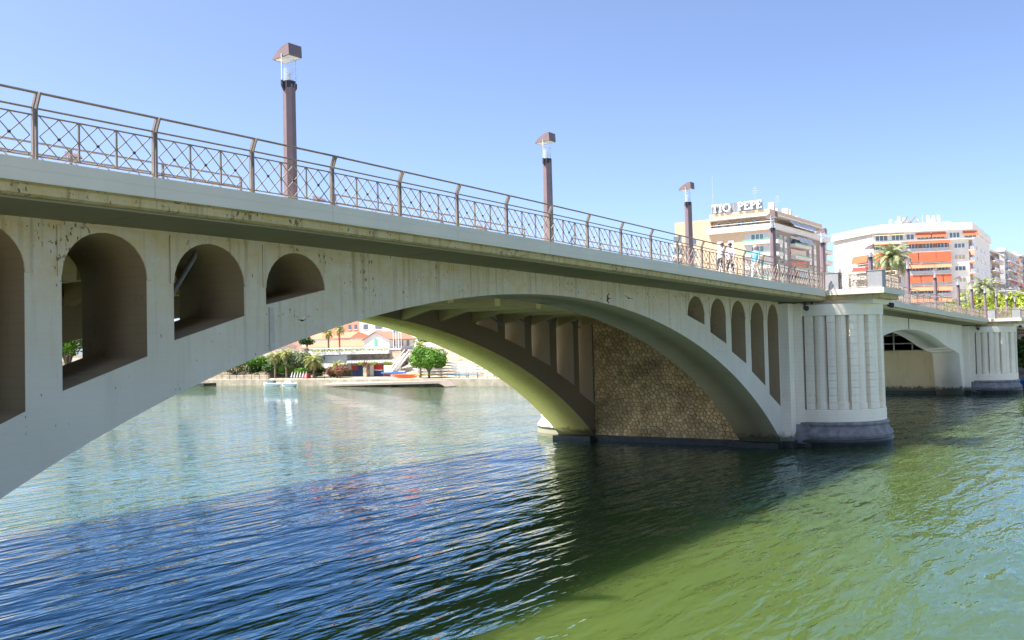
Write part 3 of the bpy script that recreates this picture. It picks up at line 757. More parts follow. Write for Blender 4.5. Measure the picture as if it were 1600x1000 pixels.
for i, (y0, y1, z0, z1, mt_) in enumerate([(115.4, 116.8, 2.5, 3.2, REDP), (115.4, 116.8, 1.2, 2.4, NAVY), (113.4, 115.2, 1.2, 3.3, NAVY), (112.3, 113.3, 2.4, 3.3, NAVY), (112.3, 113.3, 1.2, 2.3, REDP), (111.2, 112.2, 1.2, 3.4, WHITE), (108.9, 111.1, 2.45, 3.4, REDP), (108.9, 111.1, 1.2, 2.3, NAVY), (108.9, 111.1, 2.3, 2.45, WHITE), (106.4, 108.4, 2.2, 3.3, NAVY), (106.4, 108.4, 1.2, 2.1, REDP)]):
    MB().box(128.45, 128.598, y0, y1, z0, z1).build('door_panel', mt_, e)
MB().box(127.2, 127.395, 123.2, 124.2, 4.5, 5.2).build('window', GLASSW, e)
rs = random.Random(5)
for i in range(20):
    y = 106.3+i*1.03; leaves(rs, [(126.7, y, 6.42, .3, .55, .22)], 40, .12).build('planter_plant', LYEL, e)
for y in (113, 109.8, 106.2): leaves(rs, [(127.0, y, 3.75, .4, 1.1, .35)], 150, .14).build('trailing_plant', LYEL, e)
MB().box(126.6, 127.3, 111.3, 112.2, 1.15, 3.3).build('gatepost', STWALL, e)
leaves(rs, [(126.9, 111.8, 3.6, .7, .8, .55)], 220, .14).build('post_plant', LPINK, e)
e = thing('stone_tower', 'rubble stone tower carrying flagpoles beside the white stairs', 'tower', (128, 104, 1.15))
MB().box(127.4, 129.6, 103.2, 105.9, 1.15, 6.2).build('wall', STWALL, e); MB().box(127.3, 129.7, 103.1, 106.0, 6.2, 6.5).build('cap', WGREY, e)
for i in range(4):
    y = 103.6+i*.65; t = thing('flagpole', 'thin white flagpole with %s flag on the stone tower' % ['a red', 'a white', 'a green', 'a blue'][i], 'flagpole', (128, y, 6.5), 'flagpoles on the stone tower')
    MB().tube([(128, y, 6.5), (128, y, 10.6)], .07, 6).build('pole', WHITE, t)
    MB().add([(128, y, 10.4), (128, y-.55, 10.2), (128.1, y-.5, 9.3), (128, y, 9.5)], [(0, 1, 2, 3)]).build('flag', [REDP, WHITE, GREENR, BLUEP][i], t)
e = thing('outside_stair', 'white zigzag outside staircase beside the stone tower', 'stairs', (126, 101, 1.15))
for i in range(12):
    y = 104-i*.27; MB().box(125.6, 126.8, y-.27, y, 2.4+i*.26-.2, 2.4+i*.26).build('step', WHITE, e)
for xx in (125.55, 126.85):
    b = MB(); b.bar((xx, 104, 3.0), (xx, 100.7, 6.2), .08, .12); b.bar((xx, 104, 2.2), (xx, 100.7, 5.4), .1, .35); b.build('string', WHITE, e)
MB().box(125.5, 126.9, 104, 105.8, 2.0, 2.45).build('landing', WHITE, e); MB().box(125.5, 125.56, 104, 105.8, 2.45, 3.3).build('balustrade', WHITE, e)
MB().box(125.8, 126.6, 101, 104, 1.15, 2.3).build('store', WGREY, e)
# rubble slope and retaining walls
struct('rubble_slope', MB().add([(125, 45, 1.15), (125, 103, 1.15), (133, 103, 6.6), (133, 45, 6.6), (140, 103, 6.6), (140, 45, 6.6)], [(0, 1, 2, 3), (3, 2, 4, 5)]), RUB)
struct('earth_slope', MB().add([(119, 133, 1.15), (119, 240, 1.15), (134, 240, 6.6), (134, 133, 6.6), (131, 133, 1.15)], [(0, 1, 2, 3), (0, 3, 4)]), EARTH)
tag(MB().box(131.2, 131.6, 127.5, 150, 1.15, 6.9).build('retaining_wall', STWALL), 'stone retaining wall above the palms', 'wall')
tag(MB().box(133.5, 133.8, 60, 103, 6.5, 7.5).build('parapet_wall', WHITEW), 'white parapet wall along the top of the rubble slope', 'wall')
# chapel-like house
e = thing('gabled_house', 'small white gabled house with brown tiled roof above the terrace', 'house', (140, 121, 6.2))
MB((140, 117.4, 0), (0, 1, 0), (1, 0, 0)).prism([(0, 6.2), (7.0, 6.2), (7.0, 8.5), (3.5, 10.0), (0, 8.5)], 0, 8).build('wall', WHITEW, e)
for s in (0, 1):
    a = (117.0, 8.30) if s == 0 else (124.8, 8.30)
    MB().add([(139.6, a[0], a[1]), (139.6, 120.9, 10.05), (148.3, 120.9, 10.05), (148.3, a[0], a[1]), (139.6, a[0], a[1]+.16), (139.6, 120.9, 10.21), (148.3, 120.9, 10.21), (148.3, a[0], a[1]+.16)], [(0, 1, 2, 3), (4, 5, 6, 7), (0, 1, 5, 4), (2, 3, 7, 6), (0, 3, 7, 4), (1, 2, 6, 5)]).build('roof', BROOF, e)
b = MB((139.95, 120.5, 0), (0, 1, 0), (1, 0, 0)); b.prism([(0, 6.9), (1.0, 6.9), (1.0, 8.2)]+[(.5+.5*cos(q), 8.2+.5*sin(q)) for q in (pi*i/8 for i in range(1, 8))]+[(0, 8.2)], 0, .12); b.build('window', GREENR, e)
for x in (141.5, 143.5, 145.5): MB().box(x, x+.8, 117.3, 117.395, 7, 8.2).build('window', BRICKR, e)
def house(name, label, x0, x1, y0, y1, z0, z1, wall, roof=None, wins=(), rh=1.6, cat='house', group=None):
    e = thing(name, label, cat, ((x0+x1)/2, (y0+y1)/2, z0), group)
    MB().box(x0, x1, y0, y1, z0, z1).build('wall', wall, e)
    if roof:
        ym = (y0+y1)/2; xm = (x0+x1)/2; o = .35
        MB().add([(x0-o, y0-o, z1), (x1+o, y0-o, z1), (x1+o, y1+o, z1), (x0-o, y1+o, z1), (xm, y0+1, z1+rh), (xm, y1-1, z1+rh)], [(0, 1, 2, 3), (0, 1, 4), (1, 2, 5, 4), (2, 3, 5), (3, 0, 4, 5)]).build('roof', roof, e)
    else:
        MB().box(x0-.1, x1+.1, y0-.1, y1+.1, z1+.003, z1+.4).build('parapet', WHITEW, e)
    for (y, z, w, h) in wins:
        p = MB().box(x0-.08, x0-.003, y, y+w, z, z+h).build('window', GLASSW, e); MB().box(x0-.13, x0-.085, y-.08, y+w+.08, z-.14, z-.03).build('sill', WHITE, p)
    return e
house('tiled_house', 'long low house with terracotta hipped roof behind the terrace', 143, 153, 126.5, 147, 6.2, 7.2, WHITEW, TERRA, rh=1.5)
house('tiled_house', 'taller terracotta roofed house behind the long low one', 154, 162, 142, 158, 6.2, 9.3, WHITEW, TERRA, rh=1.5)
house('tiled_house', 'small white house with dark tiled roof beside the slope', 137, 143, 148, 158, 6.2, 7.6, WHITEW, BROOF, rh=1.2)
house('apartment_block', 'salmon rendered apartment block behind the terracotta roofs', 165, 180, 148.5, 160, 6.2, 19, SALM, None, [(150.2, 8.6, .9, 1.2), (152.2, 8.6, .9, 1.2), (150.2, 11.6, .9, 1.2), (152.2, 11.6, .9, 1.2), (155, 11.6, .9, 1.2), (150.2, 14.6, .9, 1.2), (155, 14.6, .9, 1.2)], cat='building')
house('apartment_block', 'white apartment block behind the small gabled house', 164, 182, 124, 148.4, 6.2, 20, WHITEW, None, [(145.6, 8.4, 1.5, 1.3), (145.6, 11.4, 1.5, 1.3), (141, 11.4, 2.2, 1.3), (137, 11.4, 1.5, 1.3), (133, 11.2, 2.2, 1.6), (128, 8.4, 1.6, 1.3), (128, 11.4, 2, 1.4)], cat='building')
house('apartment_block', 'dark brick house top behind the terracotta roofs', 163, 170, 160.2, 172, 6.2, 13, BRICKR, None, [(162, 9.5, 1.2, 1.5), (165, 9.5, 1.2, 1.5)], cat='building')
# quay furniture
def fence(label, x, y0, y1, step, z):
    e = thing('quay_fence', label, 'fence', (x, y0, z)); n = int((y1-y0)/step)
    for i in range(n+1): y = y0+i*step; MB().box(x-.03, x+.03, y-.03, y+.03, z, z+1.0).build('post', DARKM, e)
    for h in (.98, .5): MB().bar((x, y0, z+h), (x, y1, z+h), .035).build('rail', DARKM, e)
fence('thin metal fence on the quay edge past the canoe racks', 116, 58, 81, 1.9, 1.15)
fence('thin metal fence on the quay edge before the palms', 116.2, 112, 141, 2.2, 1.15)
tag(MB().box(117.0, 117.5, 128, 144, 1.15, 1.95).build('low_wall', QUAY), 'low pale wall on the quay below the earth slope', 'wall')
tag(MB().add([(112.2, 82, .95), (115, 82, .95), (115, 108.5, .62), (112.2, 108.5, .30), (112.2, 82, .55), (115, 82, .55), (115, 108.5, .05), (112.2, 108.5, .02), (112.0, 80.6, .05), (115, 80.6, .05)],
    [(0, 1, 2, 3), (0, 3, 7, 4), (3, 2, 6, 7), (1, 2, 6, 5), (0, 1, 9, 8), (0, 8, 4), (1, 5, 9), (4, 5, 9, 8), (4, 5, 6, 7)]).build('slipway', plain('slip_boards', (.25, .21, .18), .8)), 'grey launching slipway along the quay edge', 'slipway')
tag(MB().box(112, 115, 141, 150, -.3, .5).build('pontoon', WETST), 'dark floating pontoon under the near arch leg', 'pontoon')
# rowing shells on racks
def hull(b, x, y0, y1, z, w, h):
    k = 8; vs_ = []; fs = []
    for i in range(k+1):
        t = i/k; s_ = (sin(pi*t))**.55 if 0 < t < 1 else .05; y = y0+(y1-y0)*t
        vs_ += [(x-w*s_, y, z+h*.9), (x-w*.6*s_, y, z+h*(1-s_)*.5), (x+w*.6*s_, y, z+h*(1-s_)*.5), (x+w*s_, y, z+h*.9), (x, y, z+h)]
    for i in range(k):
        for j in range(5): fs.append((i*5+j, i*5+(j+1) % 5, (i+1)*5+(j+1) % 5, (i+1)*5+j))
    fs += [(0, 1, 2, 3, 4), tuple(range(k*5, k*5+5))]
    return b.add(vs_, fs)
rs = random.Random(11)
RX = 122.4
for (ya, yb, tg) in ((96.5, 96.5-8.6, 'next to the slim palm'), (88.2, 88.2-8.2, 'behind the ball shaped tree'), (80, 80-9.5, 'at the far end')):
    e = thing('canoe_rack', 'metal rack holding rowing boats %s' % tg, 'rack', (RX, (ya+yb)/2, 1.15))
    for yy in (ya-1.8, (ya+yb)/2, yb+1.8):
        MB().box(RX-.05, RX+.05, yy-.05, yy+.05, 1.15, 3.9).build('upright', WGREY, e)
        for k in range(5): MB().box(RX-.7, RX+.7, yy-.03, yy+.03, 1.42+k*.5, 1.47+k*.5).build('shelf_arm', WGREY, e)
    for k in range(5):
        for j, dxx in enumerate((-.4, .35)):
            mt_ = rs.choice([FIBER, FIBER, FIBER, PALEB, FIBER, FIBER, BLUEP, YELL]); o = rs.uniform(-.9, .9)
            cn = {FIBER.name: 'white', PALEB.name: 'pale blue', YELL.name: 'cream', BLUEP.name: 'blue'}[mt_.name]
            lv = ['bottom', 'second', 'middle', 'fourth', 'top'][k]
            tag(hull(MB(), RX+dxx, ya+o, yb+o, 1.48+k*.5, .38, .36).build('rowing_boat', mt_, smooth=False), '%s boat on %s %s shelf of rack %s' % (cn, ['riverside', 'inner'][j], lv, tg), 'boat', 'rowing boats on the racks')
for k in range(4): tag(hull(MB(), 118.6+.5*(k % 2), 97+.3*k, 92.2+.2*k, 1.16+.3*(k//2), .38, .42).build('kayak', ORANGE), 'orange plastic kayak in the pile on the quay', 'kayak', 'orange kayaks piled on the quay')
tag(hull(MB(), 124.5, 105.6, 99.5, 1.7, .4, .4).build('kayak', BLUEP), 'blue kayak lying by the boathouse door', 'kayak')
# moored boats and closed parasols by the quay
for i, (x, ya, yb) in enumerate(((112.9, 124.6, 120), (112.9, 119.6, 115.6))):
    e = thing('moored_boat', ['white moored boat with low cabin, beside the quay', 'second white moored boat with canopy, under the quay awning'][i], 'boat', (x, (ya+yb)/2, 0))
    hull(MB(), x, ya, yb, -.1, .8, .7).build('hull', FIBER, e); MB().box(x-.4, x+.4, (ya+yb)/2-.7, (ya+yb)/2+.8, .55, 1.0).build('cabin', FIBER if i else GLASSW, e)
    MB().box(x-.45, x+.45, (ya+yb)/2-.9, (ya+yb)/2+.2, 1.25, 1.32).build('canopy', WHITE, e)
    for yy in (-.85, .15): MB().tube([(x, (ya+yb)/2+yy, .9), (x, (ya+yb)/2+yy, 1.3)], .03, 5).build('canopy_post', WHITE, e)
for i in range(6):
    y = 116.5+i*.75; x = 115.7
    e = thing('folded_parasol', 'folded white parasol leaning on the quay by the moored boats', 'parasol', (x, y, 1.15), 'folded parasols on the quay')
    MB().tube([(x, y, 1.15), (x, y-.35, 2.3)], .03, 5).build('pole', WHITE, e); MB().tube([(x, y-.1, 1.5), (x, y-.3, 2.1), (x, y-.42, 2.6)], [.13, .10, .02], 7).build('canopy', WHITE, e)
tag(MB().box(119.5, 120.4, 119.9, 121.4, 1.15, 2.0).box(119.45, 120.45, 119.85, 121.45, 2.003, 2.06).build('storage_crate', REDP), 'red storage crate on the quay beside the leaning palm', 'crate')
for i, (x, y, h, r, mt_, lb) in enumerate([(123, 133.5, 3.6, 2.1, LDRK, 'dark green tree between the two fan palms and the slope'), (124, 130, 3.4, 1.9, LBRI, 'bright green tree tucked behind the fan palms'), (123, 121.2, 3.0, 1.7, LDRK, 'dark leafy tree behind the red storage crate'), (124.5, 116.3, 2.8, 1.6, LOLI, 'olive green shrub against the boathouse wall'), (125, 134.8, 5.0, 2.2, LOLI, 'tall olive green tree below the retaining wall'), (121, 142.5, 5.0, 3.0, LDRK, 'dark tree on the earth slope past the low wall'), (123, 138.2, 5.4, 2.6, LBRI, 'bright green tree on the earth slope before the dark one'), (125.5, 132.0, 5.6, 2.4, LDRK, 'tall dark tree filling the gap behind the fan palms'), (124.5, 124.5, 4.2, 2.0, LDRK, 'dark tree between the olive tree and the leaning palm')]):
    tree(lb, (x, y, 1.15), h, r, mt_, 1400, .2, 120+i, .4)
# ------------------------------------------------------------------ town buildings seen over the bridge
def facade_frame(a, b):
    a = Vector((*a, 0)); b = Vector((*b, 0)); u = (b-a).normalized(); n = Vector((u.y, -u.x, 0))
    return a, u, n, (b-a).length
# --- brick corner building with the letter sign
e = thing('corner_apartment_building', 'tan brick corner building with white balconies and a rooftop letter sign', 'building', (230, 75, 6.2))
MB().box(219.6, 264, 63.65, 80, 6.2, 33.5).build('wall', BRICK, e)
MB().box(219.605, 264, 63.6, 63.648, 6.2, 33.49).build('shaded_side_skin', plain('shaded_grey_brown_brick', (.25, .215, .20), .85, var=.12, scale=4), e)  # thin skin over the unlit side; shade put into its grey-brown colour
MB().box(221, 262, 80, 90, 6.2, 37.6).build('rear_wing', BRICK, e)
MB().box(222.2, 262, 66.2, 80, 33.5, 38.4).build('penthouse', BRICK, e)
def winq(mb_par, fr, u0, u1, z0, z1, depth=.12, mat=GLASSW, frame=WHITE):
    o, u, n = fr
    f = MB(o, u, n).box(u0, u1, 0.003, depth*.5, z0, z1).build('window', frame, mb_par)
    k = max(1, round((u1-u0)/1.0)); w = (u1-u0)/k
    for i in range(k): MB(o, u, n).box(u0+i*w+.07, u0+(i+1)*w-.07, depth*.5+.003, depth*.5+.02, z0+.08, z1-.08).build('pane', mat, f)
# left face: plane X=219.6, u runs +Y from the corner
FL = (Vector((219.6, 63.6, 0)), Vector((0, 1, 0)), Vector((-1, 0, 0)))
FR = (Vector((219.6, 63.6, 0)), Vector((1, 0, 0)), Vector((0, -1, 0)))
MB(*FL).box(-.8, 16.6, .003, .9, 33.5, 34.9).build('terrace_parapet', WHITEW, e)
MB(*FR).box(-.9, 45, .003, .9, 33.5, 34.9).build('terrace_parapet', WHITEW, e)
MB().box(218.7, 263, 62.8, 80.3, 36.9, 37.2).build('roof_slab', WHITEW, e)
MB().box(219.9, 262.5, 64.2, 79.9, 37.21, 38.6).build('roof_parapet', BRICK, e)
MB().bar((218.75, 62.85, 35.5), (218.75, 80, 35.5), .1).build('terrace_rail', WHITE, e)
PH = (Vector((222.2, 66.2, 0)), Vector((0, 1, 0)), Vector((-1, 0, 0)))
for u0, u1 in ((1.6, 3.6), (5.2, 7.2), (9.2, 10.2), (11.5, 12.5)): winq(e, PH, u0, u1, 34.6, 36.5)
for k in range(9):
    z = 30.9-k*3.05
    if z < 9: break
    # left face balcony near the corner
    MB(*FL).box(-.6, 7.3, .003, 1.0, z-.8, z).build('balcony_slab', WHITEW, e)
    MB(*FL).box(.2, 7.2, 1.003, 1.05, z+.06, z+.3).build('balcony_rail', GREENR, e)
    MB(*FL).box(.6, 7.0, .003, .02, z+.01, z+2.0).build('balcony_recess', WGREY, e)
    winq(e, FL, 2.2, 5.4, z-.05, z+1.75)
    for u0 in (9.9, 12.8): MB(*FL).box(u0, u0+1.5, .003, .06, z-2.2, z+.7).build('white_panel', WHITE, e)
    # right face
    for u0, u1 in ((-.2, 3.6), (13, 26.3), (38, 45)):
        MB(*FR).box(u0, u1, .003, 1.4, z-.8, z).build('balcony_slab', WHITEW, e)
        MB(*FR).box(u0+.1, u1-.1, 1.403, 1.45, z+.04, z+.28).build('balcony_rail', GREENR, e)
        MB(*FR).box(u0+.4, u1-.4, .003, .02, z+.01, z+2.1).build('balcony_recess', GLASSW, e)
    for u0 in (5.2, 8.6, 28.4, 32.6):
        MB(*FR).box(u0, u0+1.8, .003, .06, z-1.4, z).build('white_panel', WHITE, e); winq(e, FR, u0, u0+1.8, z+.01, z+1.5)
    if k in (0, 3, 5):
        for u0 in ((15, 19, 23) if k == 0 else (14.5, 18.5)):
            MB(*FR).add([(u0, 1.3, z+1.9), (u0+3.6, 1.3, z+1.9), (u0+3.6, 2.0, z+.5), (u0, 2.0, z+.5), (u0, 1.33, z+1.95), (u0+3.6, 1.33, z+1.95), (u0+3.6, 2.05, z+.55), (u0, 2.05, z+.55)], [(0, 1, 2, 3), (4, 5, 6, 7), (0, 1, 5, 4), (1, 2, 6, 5), (2, 3, 7, 6), (3, 0, 4, 7)]).build('awning', AWNB, e)
for u0 in (12, 16, 20, 24, 28, 38):
    MB(*FR).add([(u0, .3, 36.8), (u0+3.4, .3, 36.8), (u0+3.4, 1.7, 35.1), (u0, 1.7, 35.1), (u0, .35, 36.85), (u0+3.4, .35, 36.85), (u0+3.4, 1.75, 35.15), (u0, 1.75, 35.15)], [(0, 1, 2, 3), (4, 5, 6, 7), (0, 1, 5, 4), (1, 2, 6, 5), (2, 3, 7, 6), (3, 0, 4, 7)]).build('awning', AWNB, e)
RW = (Vector((221, 80, 0)), Vector((0, 1, 0)), Vector((-1, 0, 0)))
for z in (32, 28.9, 25.8, 22.7):
    winq(e, RW, 4.0, 5.3, z-.6, z+1.1); MB(*RW).box(8.0, 10.6, .003, 1.0, z-.6, z+.2).build('balcony_slab', WHITEW, e); MB(*RW).box(8.2, 10.4, .003, .03, z+.25, z+2).build('balcony_recess', GLASSW, e)
for x, y, h in ((228, 66, 2.8), (234, 67, 2.0), (240, 66.5, 2.6), (242.5, 66.5, 2.6), (250, 67, 1.6)):
    MB().box(x, x+1.4, y, y+1.4, 38.3, 38.5+h).build('chimney', WHITEW, e)
for x, y, h in ((224, 80.5, 11), (226, 70, 7), (231, 66, 5)):
    b = MB(); b.tube([(x, y, 37.5), (x, y, 38.5+h)], .05, 5)
    if h < 8:
        for q in range(3): b.bar((x, y-.7, 38+h-q*.6), (x, y+.7, 38+h-q*.6), .05)
    b.build('aerial', WGREY, e)
# letters of the roof sign (serif capitals), reading from +Y (left in view) to -Y
sg = thing('rooftop_sign', 'white serif letters reading TIO PEPE on a dark roof frame', 'sign', (219.8, 71.5, 38.65))
SO, SU, SN = Vector((219.75, 79.2, 0)), Vector((0, -1, 0)), Vector((-1, 0, 0))
MB(SO, SU, SN).box(-.15, 13.2, -.35, -.25, 38.65, 41.0).build('backing', plain('sign_backing', (.18, .20, .24), .6), sg)
for i in range(14): MB(SO, SU, SN).box(i*1.0-.1, i*1.0, -.245, -.18, 38.62, 41.0).build('frame_bar', WGREY, sg)
def letter(ch, u, w, z0=38.95, h=2.0):
    b = MB(SO, SU, SN); t = .42; s_ = .14; d0, d1 = 0, .22
    def bx(a, c, e0, e1): b.box(u+a, u+c, d0, d1, z0+e0, z0+e1)
    if ch == 'T': bx(w/2-t/2, w/2+t/2, 0, h-.3); bx(0, w, h-.299, h); bx(0, .16, h-.62, h-.301); bx(w-.16, w, h-.62, h-.301); bx(w/2-t, w/2-t/2-.002, 0, s_); bx(w/2+t/2+.002, w/2+t, 0, s_)
    if ch == 'I': bx(w/2-t/2, w/2+t/2, 0, h); bx(w/2-t, w/2-t/2-.002, 0, s_); bx(w/2+t/2+.002, w/2+t, 0, s_); bx(w/2-t, w/2-t/2-.002, h-s_, h); bx(w/2+t/2+.002, w/2+t, h-s_, h)
    if ch == 'O':
        k = 28; vs_ = []; fs = []
        for i in range(k):
            q = 2*pi*i/k; co, si = cos(q), sin(q)
            vs_ += [(u+w/2+co*w/2, d0, z0+h/2+si*h/2), (u+w/2+co*(w/2-.40), d0, z0+h/2+si*(h/2-.2)), (u+w/2+co*w/2, d1, z0+h/2+si*h/2), (u+w/2+co*(w/2-.40), d1, z0+h/2+si*(h/2-.2))]
        for i in range(k):
            j = (i+1) % k; fs += [(i*4, j*4, j*4+1, i*4+1), (i*4+2, j*4+2, j*4+3, i*4+3), (i*4, j*4, j*4+2, i*4+2), (i*4+1, j*4+1, j*4+3, i*4+3)]
        b.add(vs_, fs)
    if ch == 'P':
        bx(.2, .2+t, 0, h); bx(0, .198, 0, s_); bx(.202+t, .4+t, 0, s_); bx(0, .198, h-s_, h)
        k = 12; vs_ = []; fs = []; cx, cz, rx, rz_ = .2+t, h-.58, w-.2-t, .58
        for i in range(k+1):
            q = -pi/2+pi*i/k; co, si = cos(q), sin(q)
            for dd in (d0, d1): vs_ += [(u+cx+.002+co*rx, dd, z0+cz+si*rz_), (u+cx+.002+co*(rx-.3), dd, z0+cz+si*(rz_-.2))]
        for i in range(k): fs += [(i*4, i*4+4, i*4+5, i*4+1), (i*4+2, i*4+6, i*4+7, i*4+3), (i*4, i*4+4, i*4+6, i*4+2), (i*4+1, i*4+5, i*4+7, i*4+3)]
        b.add(vs_, fs)
    if ch == 'E':
        bx(.15, .15+t, 0, h); bx(0, .148, 0, s_); bx(0, .148, h-s_, h); bx(.152+t, w, 0, .24); bx(.152+t, w, h-.24, h); bx(.152+t, w-.3, h/2-.1, h/2+.12); bx(w-.15, w, .242, .55); bx(w-.15, w, h-.55, h-.242)
    b.build('letter', WHITE, sg)
for ch, u, w in (('T', 0.1, 1.75), ('I', 1.95, 1.0), ('O', 3.0, 2.1), ('P', 7.0, 1.5), ('E', 8.6, 1.4), ('P', 10.15, 1.5), ('E', 11.75, 1.35)): letter(ch, u, w)
# --- white building with orange awnings
e = thing('white_apartment_building', 'large white apartment building with orange balcony awnings behind the date palm', 'building', (290, 48, 6.2))
A, B_ = Vector((264.4, 51.2, 0)), Vector((274.3, 27.95, 0)); u = (B_-A).normalized(); n = Vector((u.y, -u.x, 0))
if n.dot(Vector((-1, -.5, 0))) < 0: n = -n
L0 = Vector((276.6, 65.2, 0)); D0 = Vector((322.0, 30.2, 0)); Q0 = Vector((318, 70, 0))
def polyprism(pts, z0, z1, name, mat, par):
    k = len(pts); return MB().add([(p.x, p.y, z0) for p in pts]+[(p.x, p.y, z1) for p in pts], [tuple(range(k)), tuple(range(k, 2*k))]+[(i, (i+1) % k, k+(i+1) % k, k+i) for i in range(k)]).build(name, mat, par)
polyprism([A, B_, D0, Q0, L0], 6.2, 35.0, 'wall', WHITEW, e)
cen = Vector((295, 49, 0))
polyprism([p+(p-cen).normalized()*.7 for p in (A, B_, D0, Q0, L0)], 35.01, 37.0, 'cornice', WHITEW, e)
polyprism([cen+(p-cen)*.72 for p in (A, B_, D0, Q0, L0)], 37.01, 38.3, 'attic', WHITEW, e)
LEN = (B_-A).length
FM = (A, u, n); uL = (L0-A).normalized(); nL = Vector((-uL.y, uL.x, 0)); nL = nL if nL.x < 0 else -nL
FLW = (A, uL, nL); uR = (D0-B_).normalized(); FRW = (B_, uR, Vector((uR.y, -uR.x, 0)))
def awn(fr, u0, u1, ztop, drop, out, mat, n0=1.0):
    MB(*fr).add([(u0, n0, ztop), (u1, n0, ztop), (u1, n0+out, ztop-drop), (u0, n0+out, ztop-drop), (u0, n0+.05, ztop+.03), (u1, n0+.05, ztop+.03), (u1, n0+out+.05, ztop-drop), (u0, n0+out+.05, ztop-drop)],
        [(0, 1, 2, 3), (4, 5, 6, 7), (0, 1, 5, 4), (1, 2, 6, 5), (2, 3, 7, 6), (3, 0, 4, 7)]).build('awning', mat, e)
def bay(fr, u0, u1, z, glass=True, dep=1.2):
    MB(*fr).box(u0, u1, .003, dep, z-.28, z).build('balcony_slab', WHITEW, e)
    MB(*fr).box(u0+.1, u1-.1, dep-.1, dep-.04, z+.05, z+.85).build('balcony_rail', WGREY, e)
    MB(*fr).box(u0+.2, u1-.2, .003, .03, z+.01, z+2.6).build('balcony_recess', BRICKR, e)
    k = max(1, int((u1-u0)/3.2)); w = (u1-u0)/k
    for i in range(k): winq(e, (fr[0]+fr[2]*.03, fr[1], fr[2]), u0+i*w+.6, u0+(i+1)*w-.6, z+.4, z+2.3)
floors = [29.6-3.08*k for k in range(7)]
# penthouse row
zp = 32.7
MB(*FM).box(-.5, LEN+.5, .003, 1.0, zp-.3, zp).build('balcony_slab', WHITEW, e)
for u0, u1, mt_ in ((.6, 4.4, AWNT), (4.9, 8.2, AWNT), (11.2, 15.0, AWN), (15.3, 18.9, AWN), (23.2, 27.0, AWN)): awn(FM, u0, u1, zp+2.0, 1.35 if mt_ is not AWNT else .35, .7, mt_, .05)
for u0, u1 in ((.8, 4.0), (5, 8), (8.8, 10.8), (11.5, 18.6), (19.8, 22.4), (23.5, 26.6)): winq(e, FM, u0, u1, zp+.25, zp+1.75)
for k, z in enumerate(floors):
    bay(FM, 8.6, 19.8, z); bay(FM, 24.4, LEN+.3, z, dep=1.6); bay(FM, .1, 7.2, z)
    MB(*FLW).box(-.2, 8.0, .003, 1.2, z-.28, z).build('balcony_slab', WHITEW, e)
    winq(e, FM, 20.9, 23.6, z+.55, z+1.85, mat=SHUT if k in (1, 3, 4) else GLASSW)
    for u0 in (10.5, 14.5): winq(e, FLW, u0, u0+1.5, z+.7, z+2.0, mat=SHUT)
    ztop = z+2.75
    if k == 0: spec = [(8.7, 19.7, .75, .25, AWN), (.2, 7.1, .5, .6, AWNS)]
    elif k == 1: spec = [(8.7, 11.4, 2.6, .25, AWN), (11.6, 15.9, 2.6, .3, AWN), (16.0, 19.7, 2.6, .25, AWN), (.2, 3.6, 2.1, .5, AWN), (3.8, 7.1, 2.1, .5, AWN), (24.5, LEN+.2, 1.2, .5, AWNS)]
    elif k == 2: spec = [(8.7, 15.4, 1.2, .5, AWNS), (15.5, 19.7, 1.2, .5, AWNS), (.2, 3.6, 1.4, .6, AWNR), (3.8, 7.1, 2.2, .5, AWN), (24.5, LEN+.2, .35, .3, AWN)]
    elif k == 3: spec = [(8.7, 11.8, 2.1, .3, AWN), (12, 17.4, 1.95, .3, AWN), (17.6, 19.7, 2.1, .3, AWN), (24.5, LEN+.2, .3, .3, AWN)]
    else: spec = [(8.7, 16.0, 1.2, .5, AWNS), (16.2, 19.7, 1.3, .5, AWNS), (24.5, LEN+.2, 1.3, .4, AWN)]
    for u0, u1, dr, out, mt_ in spec: awn(FM, u0, u1, ztop, dr, out, mt_, 1.65 if u0 > 24 else 1.25)
    if k in (1, 2): awn(FLW, .3, 7.5, ztop, 2.0 if k == 1 else 1.3, .5, AWN if k == 1 else AWNR, 1.25)
    else: awn(FLW, .3, 7.5, ztop, .5, .4, AWNS, 1.25)
    for u0 in (3, 12, 22, 32): winq(e, FRW, u0, u0+2.5, z+.6, z+2.1)
    bay(FRW, .2, 2.4, z)
rs = random.Random(4)
for i in range(12):
    q = cen+(A.lerp(B_, rs.random()*.9+.05)-cen)*.66; h = rs.uniform(.8, 2.4); MB().box(q.x-.35, q.x+.35, q.y-.35, q.y+.35, 38.3, 38.3+h).build('chimney', WHITEW, e)
for t in (.35, .47):
    q = cen+(A.lerp(B_, t)-cen)*.68; b = MB(); b.bar((q.x, q.y+1, 38.4), (q.x, q.y-.6, 40.4), .9, .12); b.build('solar_panel', BRICKR, e)
for t in (.62, .85):
    q = cen+(A.lerp(B_, t)-cen)*.66; MB().tube([(q.x, q.y, 38.3), (q.x, q.y, 40.8)], .06, 5).build('aerial', WGREY, e)
